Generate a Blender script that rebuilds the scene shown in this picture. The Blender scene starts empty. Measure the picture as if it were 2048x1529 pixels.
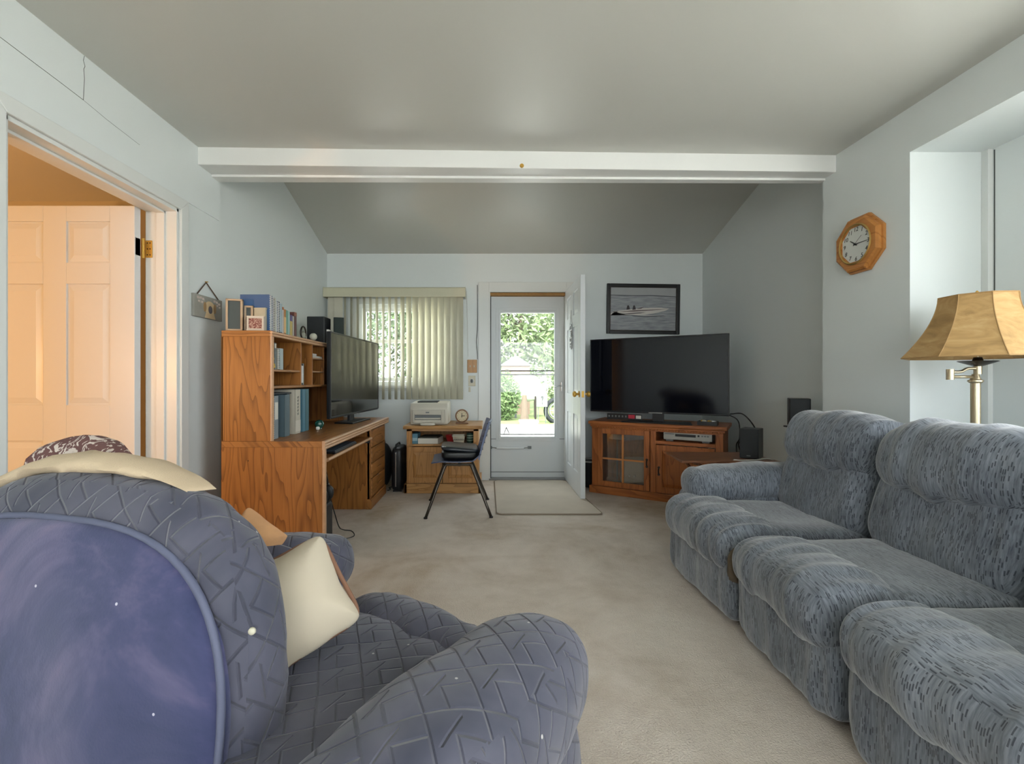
import bpy, bmesh, math, random
from mathutils import Vector, Matrix, Euler, noise

random.seed(11)
scene = bpy.context.scene
COL = scene.collection

# ------------------------------------------------------------------ camera
cam_data = bpy.data.cameras.new('camera')
cam = bpy.data.objects.new('camera', cam_data)
COL.objects.link(cam)
cam.location = (0, 0, 1.1)
cam.rotation_euler = (math.pi / 2, 0, 0)
cam_data.sensor_width = 36
cam_data.lens = 920 / 2048 * 36
cam_data.shift_x = 49 / 2048
cam_data.shift_y = -4.5 / 2048
cam_data.clip_start = 0.02
scene.camera = cam

# ------------------------------------------------------------------ world, sun, daylight, exposure
scene.view_settings.view_transform = 'Standard'
scene.view_settings.look = 'None'
scene.view_settings.gamma = 1.0
scene.view_settings.use_curve_mapping = False
scene.view_settings.exposure = 1.6

world = bpy.data.worlds.new('hazy_sky')
scene.world = world
world.use_nodes = True
wb = world.node_tree.nodes['Background']
wb.inputs[0].default_value = (0.94, 0.97, 1.0, 1)
wb.inputs[1].default_value = 3.2

def light(name, kind, loc, energy, color, rot=(0, 0, 0), size=None, size_y=None, radius=None, angle=None):
    d = bpy.data.lights.new(name, kind)
    d.energy = energy
    d.color = color
    if kind == 'AREA':
        d.shape = 'RECTANGLE'; d.size = size; d.size_y = size_y
    if radius is not None: d.shadow_soft_size = radius
    if angle is not None: d.angle = angle
    o = bpy.data.objects.new(name, d)
    COL.objects.link(o)
    o.location = loc
    o.rotation_euler = rot
    return o

PI = math.pi
light('sun_offscreen', 'SUN', (0, 0, 20), 5.0, (1.0, 0.95, 0.88), rot=(math.radians(40), 0, math.radians(-12)), angle=math.radians(4))
# the windows and the storm door as light portals for the sky's daylight
def portal(name, loc, rot, size, size_y):
    o = light(name, 'AREA', loc, 1, (1, 1, 1), rot=rot, size=size, size_y=size_y)
    o.data.cycles.is_portal = True
    return o
portal('bay_window_portal_offscreen', (2.71, 0.55, 1.475), (0, PI / 2, 0), 1.45, 2.2)
portal('added_rear_window_portal_offscreen', (0.35, -2.76, 1.45), (PI / 2, 0, 0), 3.0, 1.5)
portal('front_window_portal', (-0.92, 5.20, 1.485), (-PI / 2, 0, 0), 1.0, 0.9)
portal('door_portal', (0.445, 5.20, 1.15), (-PI / 2, 0, 0), 0.6, 1.38)
light('bedroom_lamp_offscreen', 'POINT', (-3.0, 0.43, 1.2), 25, (1.0, 0.52, 0.21), radius=0.05)

# ------------------------------------------------------------------ helpers
OFF = {}

def props(o, label=None, cat=None, group=None, kind=None):
    if label: o['label'] = label
    if cat: o['category'] = cat
    if group: o['group'] = group
    if kind: o['kind'] = kind
    return o

def thing(name, label, cat, loc=(0, 0, 0), rz=0.0, group=None, world=False, kind=None):
    o = bpy.data.objects.new(name, None)
    o.empty_display_size = 0.05
    COL.objects.link(o)
    o.location = loc
    o.rotation_euler = (0, 0, rz)
    props(o, label, cat, group, kind)
    OFF[o.name] = Vector(loc) * -1 if world else Vector((0, 0, 0))
    return o

def link_mesh(name, me, mat, parent=None):
    o = bpy.data.objects.new(name, me)
    COL.objects.link(o)
    if mat is not None:
        me.materials.append(mat)
    if parent is not None:
        o.parent = parent
        if parent.name in OFF:
            o.location = OFF[parent.name]
    return o

def box_uv(me):
    uvl = me.uv_layers.new(name='UVMap')
    for p in me.polygons:
        n = p.normal
        ax = max(range(3), key=lambda i: abs(n[i]))
        for li in p.loop_indices:
            co = me.vertices[me.loops[li].vertex_index].co
            if ax == 0: uv = (co.y, co.z)
            elif ax == 1: uv = (co.x, co.z)
            else: uv = (co.x, co.y)
            uvl.data[li].uv = uv

class G:
    """collects shapes that end up as ONE mesh object"""
    def __init__(self):
        self.v = []; self.f = []; self.uv = None
    def add(self, vs, fs):
        b = len(self.v)
        self.v += [tuple(x) for x in vs]
        self.f += [tuple(i + b for i in f) for f in fs]
        return self
    def box(self, x0, x1, y0, y1, z0, z1):
        vs = [(x0, y0, z0), (x1, y0, z0), (x1, y1, z0), (x0, y1, z0), (x0, y0, z1), (x1, y0, z1), (x1, y1, z1), (x0, y1, z1)]
        fs = [(3, 2, 1, 0), (4, 5, 6, 7), (0, 1, 5, 4), (1, 2, 6, 5), (2, 3, 7, 6), (3, 0, 4, 7)]
        return self.add(vs, fs)
    def cbox(self, c, s):
        return self.box(c[0] - s[0] / 2, c[0] + s[0] / 2, c[1] - s[1] / 2, c[1] + s[1] / 2, c[2] - s[2] / 2, c[2] + s[2] / 2)
    def tube(self, pts, r, seg=8, closed=False):
        pts = [Vector(p) for p in pts]
        n = len(pts)
        rs = r if isinstance(r, (list, tuple)) else [r] * n
        vs = []; fs = []
        up = None
        for i, p in enumerate(pts):
            if closed:
                t = (pts[(i + 1) % n] - pts[i - 1])
            else:
                t = pts[min(i + 1, n - 1)] - pts[max(i - 1, 0)]
            t.normalize()
            if up is None:
                up = Vector((0, 0, 1)) if abs(t.z) < 0.9 else Vector((1, 0, 0))
            a = t.cross(up)
            if a.length < 1e-5: a = t.orthogonal()
            a.normalize()
            b = a.cross(t).normalized()
            up = b
            for k in range(seg):
                an = 2 * PI * k / seg
                vs.append(p + (a * math.cos(an) + b * math.sin(an)) * rs[i])
        m = n if closed else n - 1
        for i in range(m):
            j = (i + 1) % n
            for k in range(seg):
                l = (k + 1) % seg
                fs.append((i * seg + k, i * seg + l, j * seg + l, j * seg + k))
        if not closed:
            fs.append(tuple(reversed(range(seg))))
            fs.append(tuple((n - 1) * seg + k for k in range(seg)))
        return self.add(vs, fs)
    def lathe(self, prof, c=(0, 0, 0), seg=24, axis='z', cap=True, phase=0.0):
        vs = []; fs = []
        for (r, h) in prof:
            for k in range(seg):
                an = 2 * PI * k / seg + phase
                x, y = r * math.cos(an), r * math.sin(an)
                q = (x, y, h) if axis == 'z' else ((h, x, y) if axis == 'x' else (y, h, x))
                vs.append((q[0] + c[0], q[1] + c[1], q[2] + c[2]))
        n = len(prof)
        for i in range(n - 1):
            for k in range(seg):
                l = (k + 1) % seg
                fs.append((i * seg + k, i * seg + l, (i + 1) * seg + l, (i + 1) * seg + k))
        if cap:
            fs.append(tuple(reversed(range(seg))))
            fs.append(tuple((n - 1) * seg + k for k in range(seg)))
        return self.add(vs, fs)
    def prism(self, pts, vec):
        vec = Vector(vec)
        n = len(pts)
        vs = [Vector(p) for p in pts] + [Vector(p) + vec for p in pts]
        fs = [tuple(reversed(range(n))), tuple(range(n, 2 * n))]
        for i in range(n):
            j = (i + 1) % n
            fs.append((i, j, n + j, n + i))
        return self.add(vs, fs)
    def build(self, name, mat, parent=None, bevel=0.0, smooth=False, seg=2, uv=False, recalc=True):
        me = bpy.data.meshes.new(name)
        me.from_pydata(self.v, [], self.f)
        bm = bmesh.new(); bm.from_mesh(me)
        if recalc: bmesh.ops.recalc_face_normals(bm, faces=bm.faces)
        if bevel > 0:
            es = [e for e in bm.edges if len(e.link_faces) == 2 and e.calc_face_angle(0) > 0.5]
            bmesh.ops.bevel(bm, geom=es, offset=bevel, segments=seg, affect='EDGES', profile=0.5, clamp_overlap=True)
        bm.to_mesh(me); bm.free()
        me.update()
        if uv: box_uv(me)
        if smooth == True:
            for p in me.polygons: p.use_smooth = True
        elif smooth:
            for p in me.polygons: p.use_smooth = True
            me.set_sharp_from_angle(angle=smooth)
        return link_mesh(name, me, mat, parent)

def softbox(name, c, size, mat, parent=None, k=6.0, n=18, rot=(0, 0, 0), wr=(), seed=0, shape=None):
    """rounded cushion: superellipsoid skin with wrinkles and UVs in metres"""
    hx, hy, hz = size[0] / 2, size[1] / 2, size[2] / 2
    idx = {}; vs = []; fs = []; loc = []
    R = Euler(rot).to_matrix()
    kk = k if isinstance(k, (tuple, list)) else (k, k, k)
    def vert(p):
        key = (round(p[0], 4), round(p[1], 4), round(p[2], 4))
        if key in idx: return idx[key]
        x, y, z = p
        lo, hi = 0.2, 1.5
        for _ in range(24):
            m = (lo + hi) / 2
            s = abs(x * m) ** kk[0] + abs(y * m) ** kk[1] + abs(z * m) ** kk[2]
            if s > 1: hi = m
            else: lo = m
        q = Vector((x * m, y * m, z * m))
        g = Vector((math.copysign(abs(q.x) ** (kk[0] - 1), q.x) / hx, math.copysign(abs(q.y) ** (kk[1] - 1), q.y) / hy, math.copysign(abs(q.z) ** (kk[2] - 1), q.z) / hz))
        g.normalize()
        if shape: q = Vector(shape(q))
        w = Vector((q.x * hx, q.y * hy, q.z * hz))
        for (amp, fx, fy, fz) in wr:
            d = noise.noise(Vector((w.x * fx + seed * 7.3, w.y * fy + seed * 3.1, w.z * fz)))
            w = w + g * amp * d
        idx[key] = len(vs)
        loc.append(w.copy())
        vs.append(R @ w + Vector(c))
        return idx[key]
    def spc(i):
        t = -1 + 2 * i / n
        return math.sin(t * PI / 2 * 0.92) / math.sin(PI / 2 * 0.92)
    axes = [(0, 1, 2), (1, 2, 0), (2, 0, 1)]
    for (a, b, cc) in axes:
        for sgn in (-1, 1):
            for i in range(n):
                for j in range(n):
                    q = []
                    for (ii, jj) in ((i, j), (i + 1, j), (i + 1, j + 1), (i, j + 1)):
                        p = [0, 0, 0]
                        p[a] = spc(ii); p[b] = spc(jj); p[cc] = sgn
                        q.append(vert(p))
                    fs.append(tuple(q) if sgn > 0 else tuple(reversed(q)))
    me = bpy.data.meshes.new(name)
    me.from_pydata(loc, [], fs)
    me.update()
    box_uv(me)
    for i, v in enumerate(me.vertices): v.co = vs[i]
    for p in me.polygons: p.use_smooth = True
    me.update()
    return link_mesh(name, me, mat, parent)

def bez(pts, n=8):
    """Catmull-Rom through points"""
    P = [Vector(p) for p in pts]
    P = [P[0] * 2 - P[1]] + P + [P[-1] * 2 - P[-2]]
    out = []
    for i in range(1, len(P) - 2):
        for t in range(n):
            u = t / n
            a, b, c, d = P[i - 1], P[i], P[i + 1], P[i + 2]
            out.append(0.5 * ((2 * b) + (c - a) * u + (2 * a - 5 * b + 4 * c - d) * u * u + (3 * b - a - 3 * c + d) * u ** 3))
    out.append(P[-2])
    return out

def text(name, s, size, mat, parent, loc, rot, extrude=0.0005, shear=0.0):
    cu = bpy.data.curves.new(name, 'FONT')
    cu.body = s; cu.size = size; cu.extrude = extrude; cu.shear = shear
    cu.align_x = 'CENTER'; cu.align_y = 'CENTER'; cu.resolution_u = 3
    tmp = bpy.data.objects.new(name + '_tmp', cu)
    me = bpy.data.meshes.new_from_object(tmp)
    bpy.data.objects.remove(tmp); bpy.data.curves.remove(cu)
    me.materials.clear()
    o = link_mesh(name, me, mat, parent)
    o.location = o.location + Vector(loc)
    o.rotation_euler = rot
    return o

# ------------------------------------------------------------------ materials
class NT:
    def __init__(self, name, rough=0.6, metal=0.0, spec=None):
        self.m = bpy.data.materials.new(name)
        self.m.use_nodes = True
        self.t = self.m.node_tree
        self.b = self.t.nodes['Principled BSDF']
        self.b.inputs['Roughness'].default_value = rough
        self.b.inputs['Metallic'].default_value = metal
        if spec is not None: self.b.inputs['Specular IOR Level'].default_value = spec
    def n(self, typ, **kw):
        nd = self.t.nodes.new(typ)
        for k_, v_ in kw.items(): setattr(nd, k_, v_)
        return nd
    def put(self, sock, val):
        if hasattr(val, 'is_linked') or isinstance(val, bpy.types.NodeSocket): self.t.links.new(val, sock)
        else: sock.default_value = val
    def coord(self, kind='Object'):
        return self.n('ShaderNodeTexCoord').outputs[kind]
    def math(self, op, a, b=0.0, c=0.0):
        nd = self.n('ShaderNodeMath', operation=op)
        self.put(nd.inputs[0], a); self.put(nd.inputs[1], b); self.put(nd.inputs[2], c)
        return nd.outputs[0]
    def mapping(self, vec, scale=(1, 1, 1), rot=(0, 0, 0), loc=(0, 0, 0)):
        nd = self.n('ShaderNodeMapping')
        self.put(nd.inputs['Vector'], vec)
        nd.inputs['Scale'].default_value = scale; nd.inputs['Rotation'].default_value = rot; nd.inputs['Location'].default_value = loc
        return nd.outputs[0]
    def noise(self, vec, scale=5.0, detail=3.0, rough=0.5, dist=0.0):
        nd = self.n('ShaderNodeTexNoise')
        self.put(nd.inputs['Vector'], vec)
        nd.inputs['Scale'].default_value = scale; nd.inputs['Detail'].default_value = detail
        nd.inputs['Roughness'].default_value = rough; nd.inputs['Distortion'].default_value = dist
        return nd.outputs['Fac']
    def sep(self, vec):
        nd = self.n('ShaderNodeSeparateXYZ'); self.put(nd.inputs[0], vec)
        return nd.outputs
    def comb(self, x, y, z=0.0):
        nd = self.n('ShaderNodeCombineXYZ')
        self.put(nd.inputs[0], x); self.put(nd.inputs[1], y); self.put(nd.inputs[2], z)
        return nd.outputs[0]
    def white(self, vec):
        nd = self.n('ShaderNodeTexWhiteNoise'); self.put(nd.inputs['Vector'], vec)
        return nd.outputs['Value']
    def ramp(self, fac, stops):
        nd = self.n('ShaderNodeValToRGB')
        self.put(nd.inputs[0], fac)
        els = nd.color_ramp.elements
        while len(els) < len(stops): els.new(0.5)
        for e, (p, c) in zip(els, stops):
            e.position = p; e.color = (*c, 1) if len(c) == 3 else c
        return nd.outputs[0]
    def mix(self, fac, a, b):
        nd = self.n('ShaderNodeMix', data_type='RGBA')
        self.put(nd.inputs[0], fac)
        self.put(nd.inputs[6], (*a, 1) if isinstance(a, tuple) and len(a) == 3 else a)
        self.put(nd.inputs[7], (*b, 1) if isinstance(b, tuple) and len(b) == 3 else b)
        return nd.outputs[2]
    def color(self, v):
        self.put(self.b.inputs['Base Color'], (*v, 1) if isinstance(v, tuple) and len(v) == 3 else v)
        return self
    def bump(self, h, strength=0.3, dist=0.01):
        nd = self.n('ShaderNodeBump')
        nd.inputs['Strength'].default_value = strength; nd.inputs['Distance'].default_value = dist
        self.put(nd.inputs['Height'], h)
        self.t.links.new(nd.outputs[0], self.b.inputs['Normal'])
        return self

def S(h):
    """sRGB hex to linear"""
    r = [int(h[i:i + 2], 16) / 255 for i in (0, 2, 4)]
    return tuple(x / 12.92 if x <= 0.04045 else ((x + 0.055) / 1.055) ** 2.4 for x in r)

_pm = {}
def plain(name, hexc, rough=0.5, metal=0.0, var=0.08, scale=12.0, bump=0.0, spec=None):
    if name in _pm: return _pm[name]
    t = NT(name, rough, metal, spec)
    c = S(hexc)
    nz = t.noise(t.coord(), scale, 3)
    t.color(t.mix(nz, tuple(x * (1 - var) for x in c), tuple(min(1, x * (1 + var)) for x in c)))
    if bump: t.bump(t.noise(t.coord(), scale * 12, 2), bump, 0.002)
    _pm[name] = t.m
    return t.m

def oak(name, dark, light_, axis='z', freq=26.0, rough=0.38):
    t = NT(name, rough, 0, 0.45)
    o = t.sep(t.coord())
    if axis == 'z':
        al = o[2]; ac = t.math('ADD', o[0], t.math('MULTIPLY', o[1], 0.93))
    elif axis == 'y':
        al = o[1]; ac = t.math('ADD', o[0], t.math('MULTIPLY', o[2], 0.93))
    else:
        al = o[0]; ac = t.math('ADD', o[1], t.math('MULTIPLY', o[2], 0.93))
    v = t.comb(t.math('MULTIPLY', ac, 8.0), t.math('MULTIPLY', al, 1.0), 0.0)
    big = t.noise(v, 1.0, 2.0, 0.4, 0.1)
    ph = t.math('ADD', t.math('MULTIPLY', ac, freq * 0.35), t.math('MULTIPLY', big, 11.0))
    fr = t.math('FRACT', ph)
    ring = t.math('POWER', fr, 3.5)
    fib = t.noise(t.comb(t.math('MULTIPLY', ac, 260.0), t.math('MULTIPLY', al, 7.0), 0.0), 1.0, 2.0, 0.6)
    mot = t.noise(v, 0.6, 2.0)
    val = t.math('ADD', t.math('MULTIPLY', ring, 0.38), t.math('ADD', t.math('MULTIPLY', fib, 0.40), t.math('MULTIPLY', mot, 0.25)))
    d, l = S(dark), S(light_)
    mid = tuple((a + b) / 2 for a, b in zip(d, l))
    t.color(t.ramp(val, [(0.22, l), (0.55, mid), (0.98, d)]))
    t.bump(t.math('MULTIPLY', val, -1.0), 0.08, 0.002)
    return t.m

OAK_V = oak('oak_vertical', '4e2b0d', 'a86f37')
OAK_Y = oak('oak_lengthwise', '4e2b0d', 'aa733c', 'y')
OAK_X = oak('oak_crosswise', '573214', 'ac7641', 'x')
PINE_V = oak('light_oak_vertical', '7d5227', 'c08f57')
PINE_X = oak('light_oak_crosswise', '7d5227', 'c2955e', 'x')
RED_V = oak('red_oak_vertical', '5a2a0c', 'ad6735')
RED_X = oak('red_oak_crosswise', '5a2a0c', 'ad6735', 'x')
WAL_X = oak('walnut_top', '4a2c1e', '8a5c41', 'x')

def paint(name, hexc, rough=0.5, bump=0.05):
    t = NT(name, rough)
    c = S(hexc)
    nz = t.noise(t.coord(), 1.3, 3)
    t.color(t.mix(nz, tuple(x * 0.97 for x in c), tuple(min(1, x * 1.03) for x in c)))
    t.bump(t.noise(t.coord(), 140, 2), bump, 0.002)
    return t.m

WALL = paint('pale_blue_grey_wall_paint', 'dbe2e2', 0.42)
CEIL = paint('grey_ceiling_paint', 'c3c4be', 0.34, 0.02)
BEAM = paint('white_beam_paint', 'e0e2e0', 0.4)
TRIM = paint('white_gloss_trim', 'd8dcda', 0.3, 0.02)
DOORW = paint('white_door_paint', 'd4d9dc', 0.35, 0.03)
STORM = paint('storm_door_enamel', 'c9cfd1', 0.35, 0.02)
BEDW = paint('bedroom_wall_paint', 'cfc6ae', 0.6)

def carpet():
    t = NT('beige_carpet', 0.95, 0, 0.1)
    o = t.coord()
    blot = t.noise(o, 1.6, 5, 0.6, 0.6)
    mid = t.noise(o, 9.0, 4, 0.6)
    fine = t.noise(o, 170.0, 2, 0.6)
    base = t.ramp(blot, [(0.30, S('bbafa1')), (0.52, S('cfc5ba')), (0.72, S('dad2c8'))])
    stain = t.noise(o, 0.8, 4, 0.6, 0.8)
    base = t.mix(t.ramp(stain, [(0.53, (0, 0, 0)), (0.66, (0.75, 0.75, 0.75))]), base, S('a8957a'))
    c2 = t.mix(t.ramp(mid, [(0.35, (0, 0, 0)), (0.7, (1, 1, 1))]), base, t.mix(0.35, base, S('e4dbd0')))
    c3 = t.mix(t.ramp(fine, [(0.38, (0, 0, 0)), (0.62, (1, 1, 1))]), t.mix(0.10, c2, S('77695a')), c2)
    t.color(c3)
    t.bump(t.math('ADD', t.math('MULTIPLY', fine, 0.6), t.math('MULTIPLY', mid, 1.2)), 0.7, 0.012)
    return t.m
CARPET = carpet()

def sofa_fabric():
    t = NT('blue_grey_chenille', 0.85, 0, 0.2)
    t.b.inputs['Sheen Weight'].default_value = 0.6
    t.b.inputs['Sheen Roughness'].default_value = 0.4
    uv = t.sep(t.coord('UV'))
    o = t.coord()
    # short dark dashes along v, in staggered columns
    u = t.math('MULTIPLY', uv[0], 185.0)
    cu_ = t.math('FLOOR', u)
    st = t.math('MULTIPLY', t.white(t.comb(cu_, 3.7, 0.0)), 7.0)
    v = t.math('ADD', t.math('MULTIPLY', uv[1], 44.0), st)
    cell = t.comb(cu_, t.math('FLOOR', v), 0.0)
    on = t.math('GREATER_THAN', t.white(cell), 0.70)
    du = t.math('ABSOLUTE', t.math('SUBTRACT', t.math('FRACT', u), 0.5))
    dv = t.math('ABSOLUTE', t.math('SUBTRACT', t.math('FRACT', v), 0.5))
    dash = t.math('MULTIPLY', on, t.math('MULTIPLY', t.math('LESS_THAN', du, 0.27), t.math('LESS_THAN', dv, 0.36)))
    streak = t.noise(t.comb(t.math('MULTIPLY', uv[0], 160.0), t.math('MULTIPLY', uv[1], 16.0), 0.0), 1.0, 3, 0.6)
    big = t.noise(o, 3.2, 4, 0.6, 0.5)
    base = t.ramp(big, [(0.32, S('4d535c')), (0.5, S('676e78')), (0.68, S('848b95'))])
    c = t.mix(t.ramp(streak, [(0.3, (0, 0, 0)), (0.7, (1, 1, 1))]), t.mix(0.5, base, S('30363f')), t.mix(0.36, base, S('a6adb5')))
    c = t.mix(t.math('MULTIPLY', dash, 0.72), c, S('2a2f36'))
    t.color(c)
    t.bump(t.math('SUBTRACT', streak, t.math('MULTIPLY', dash, 0.8)), 0.35, 0.003)
    return t.m
SOFA = sofa_fabric()

def quilt(name, dark, light_, cell=0.092, strength=0.9):
    t = NT(name, 0.62, 0, 0.3)
    t.b.inputs['Sheen Weight'].default_value = 0.25
    uv = t.mapping(t.coord('UV'), (1 / cell, 1 / cell, 1), (0, 0, 0.62))
    s = t.sep(uv)
    wob = t.math('MULTIPLY', t.math('SUBTRACT', t.noise(t.coord(), 6.0, 2), 0.5), 0.08)
    x = t.math('ADD', s[0], wob); y = t.math('ADD', s[1], wob)
    fx = t.math('FRACT', x); fy = t.math('FRACT', y)
    def groove(d, w):
        return t.math('MAXIMUM', t.math('SUBTRACT', 1.0, t.math('DIVIDE', d, w)), 0.0)
    def line(val, at, w):
        return groove(t.math('ABSOLUTE', t.math('SUBTRACT', val, at)), w)
    W_ = 0.036
    ex = t.math('MINIMUM', fx, t.math('SUBTRACT', 1.0, fx)); ey = t.math('MINIMUM', fy, t.math('SUBTRACT', 1.0, fy))
    border = groove(t.math('MINIMUM', ex, ey), W_)
    l1 = t.math('MULTIPLY', line(fx, 0.42, W_), t.math('GREATER_THAN', fy, 0.42))
    l2 = t.math('MULTIPLY', line(fy, 0.42, W_), t.math('GREATER_THAN', fx, 0.42))
    l3 = t.math('MULTIPLY', line(t.math('ADD', fx, fy), 0.72, W_ * 1.2), t.math('LESS_THAN', t.math('MAXIMUM', fx, fy), 0.6))
    st = t.math('MAXIMUM', t.math('MAXIMUM', border, l1), t.math('MAXIMUM', l2, l3))
    pil = t.math('MULTIPLY', t.math('SINE', t.math('MULTIPLY', fx, PI)), t.math('SINE', t.math('MULTIPLY', fy, PI)))
    big = t.noise(t.coord(), 4.0, 4, 0.6, 0.4)
    c = t.ramp(big, [(0.3, S(dark)), (0.7, S(light_))])
    sp = t.n('ShaderNodeTexVoronoi'); t.put(sp.inputs['Vector'], t.coord()); sp.inputs['Scale'].default_value = 24.0
    lint = t.math('MULTIPLY', t.math('LESS_THAN', sp.outputs['Distance'], 0.075), t.math('GREATER_THAN', t.white(sp.outputs['Position']), 0.80))
    c = t.mix(t.math('MULTIPLY', lint, 0.7), c, S('d9d6d2'))
    t.color(c)
    t.bump(t.math('ADD', t.math('MULTIPLY', pil, 0.5), t.math('MULTIPLY', st, -0.9)), 0.8, 0.0055)
    return t.m
QUILT = quilt('navy_quilted_slipcover', '383b4b', '5c5c6b')

def velour():
    t = NT('blue_violet_velour', 0.8, 0, 0.2)
    t.b.inputs['Sheen Weight'].default_value = 0.5
    o = t.coord()
    big = t.noise(o, 3.0, 5, 0.65, 1.0)
    c = t.ramp(big, [(0.30, S('2a3456')), (0.48, S('404468')), (0.60, S('5a5778')), (0.74, S('756680'))])
    sp = t.n('ShaderNodeTexVoronoi'); t.put(sp.inputs['Vector'], o); sp.inputs['Scale'].default_value = 22.0
    lint = t.math('MULTIPLY', t.math('LESS_THAN', sp.outputs['Distance'], 0.06), t.math('GREATER_THAN', t.white(sp.outputs['Position']), 0.72))
    c = t.mix(t.math('MULTIPLY', lint, 0.8), c, S('d9d6e2'))
    t.color(c)
    t.bump(t.noise(o, 220, 2), 0.15, 0.002)
    return t.m
VELOUR = velour()

BLACK = plain('black_plastic', '17191c', 0.4)
BLACKM = plain('matt_black_plastic', '1d2225', 0.65)
SCREEN = plain('dark_tv_screen', '04060f', 0.09, 0, 0.02, spec=0.32)
SCREEN2 = plain('grey_glossy_tv_screen', '0b0d0d', 0.07, 0, 0.02, spec=1.0)
SILVER = plain('silver_plastic', 'a9a9a3', 0.35, 0.5)
CHROME = plain('steel', 'b4b6b8', 0.25, 0.95)
BRASS = plain('polished_brass', 'c8a04c', 0.48, 0.65)
LAMPM = plain('brushed_champagne_metal', 'c0b396', 0.32, 0.85)
BRONZE = plain('dark_bronze', '3a3430', 0.35, 0.8)
WHITE = plain('white_plastic', 'dadad4', 0.45)
CREAM = plain('cream_plastic', 'cfcab5', 0.5)
def translucent(name, hexc, fac):
    m = plain(name, hexc, 0.5)
    nt = m.node_tree
    tr = nt.nodes.new('ShaderNodeBsdfTranslucent'); tr.inputs[0].default_value = (*S(hexc), 1)
    mx = nt.nodes.new('ShaderNodeMixShader'); mx.inputs[0].default_value = fac
    out = nt.nodes['Material Output']
    nt.links.new(nt.nodes['Principled BSDF'].outputs[0], mx.inputs[1]); nt.links.new(tr.outputs[0], mx.inputs[2])
    nt.links.new(mx.outputs[0], out.inputs[0])
    return m
VINYL = translucent('cream_vinyl_slat', 'dcdac8', 0.3)
PAPER = plain('paper', 'd9d6cc', 0.8)
WIRE = plain('black_cable', '121315', 0.5)
WIREW = plain('white_cable', 'c9c9c4', 0.5)
GREY = plain('grey_plastic', '6e7374', 0.5)

OAK_TRIM = plain('oak_moulding', 'c39a76', 0.35, 0, 0.15, 40)
def glass(name, alpha=0.12, tint=(0.9, 0.95, 0.95), rough=0.02):
    m = bpy.data.materials.new(name); m.use_nodes = True
    nt = m.node_tree; nt.nodes.clear()
    out = nt.nodes.new('ShaderNodeOutputMaterial')
    tr = nt.nodes.new('ShaderNodeBsdfTransparent'); tr.inputs[0].default_value = (*tint, 1)
    gl = nt.nodes.new('ShaderNodeBsdfGlossy'); gl.inputs['Roughness'].default_value = rough
    mx = nt.nodes.new('ShaderNodeMixShader'); mx.inputs[0].default_value = alpha
    nt.links.new(tr.outputs[0], mx.inputs[1]); nt.links.new(gl.outputs[0], mx.inputs[2]); nt.links.new(mx.outputs[0], out.inputs[0])
    return m
GLASS = glass('window_glass', 0.05, (0.97, 0.98, 0.98))
DIMGLASS = glass('dimmed_storm_glass', 0.04, (0.72, 0.74, 0.73))  # grey tint put into the glass to dim the view outside
CABGLASS = glass('cabinet_glass', 0.13, (0.8, 0.78, 0.75))
# ================================================================== THE SETTING
def structure(o): o['kind'] = 'structure'; return o

# ground outside is built further down; room shell first
structure(G().box(-4.9, 2.72, -2.75, 5.19, -0.1, 0.0).build('floor', CARPET))
structure(G().box(-1.95, 2.72, -2.75, 2.98, 2.5, 2.62).build('ceiling', CEIL))
g = G()
sl = lambda y: 2.485 + (5.05 - y) * 0.30
g.add([(-1.9, 5.2, sl(5.2)), (2.5, 5.2, sl(5.2)), (2.5, 2.86, sl(2.86)), (-1.9, 2.86, sl(2.86)),
       (-1.9, 5.2, sl(5.2) + .12), (2.5, 5.2, sl(5.2) + .12), (2.5, 2.86, sl(2.86) + .12), (-1.9, 2.86, sl(2.86) + .12)],
      [(0, 1, 2, 3), (7, 6, 5, 4), (0, 4, 5, 1), (1, 5, 6, 2), (2, 6, 7, 3), (3, 7, 4, 0)])
structure(g.build('ceiling_vault', CEIL))
structure(G().box(-1.9, 2.5, 2.9, 2.99, 2.45, 3.3).build('wall_above_beam', WALL))
# beam: slightly askew, its right end set further back
g = G()
bt, bb = 2.503, 2.395
g.add([(-1.745, 2.765, bb), (2.175, 2.865, bb), (2.175, 3.0, bb), (-1.745, 2.98, bb),
       (-1.745, 2.765, bt), (2.175, 2.865, bt), (2.175, 3.0, bt), (-1.745, 2.98, bt)],
      [(3, 2, 1, 0), (4, 5, 6, 7), (0, 1, 5, 4), (1, 2, 6, 5), (2, 3, 7, 6), (3, 0, 4, 7)])
beam = structure(g.build('trim_1', BEAM, bevel=0.004))
beam['label'] = 'white painted ceiling beam across the room'
g = G().add([(-1.745, 2.90, bb - .014), (2.17, 2.955, bb - .014), (2.17, 3.0, bb - .014), (-1.745, 2.98, bb - .014),
             (-1.745, 2.90, bb), (2.17, 2.955, bb), (2.17, 3.0, bb), (-1.745, 2.98, bb)],
            [(3, 2, 1, 0), (4, 5, 6, 7), (0, 1, 5, 4), (1, 2, 6, 5), (2, 3, 7, 6), (3, 0, 4, 7)])
g.build('lip', BEAM, beam)
cap = G().lathe([(0.001, -0.006), (0.010, -0.006), (0.013, 0), (0.013, 0.008)], (0.21, 2.812, 2.41), 16, 'y').build('plug', BRASS, beam, smooth=0.6)

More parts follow.
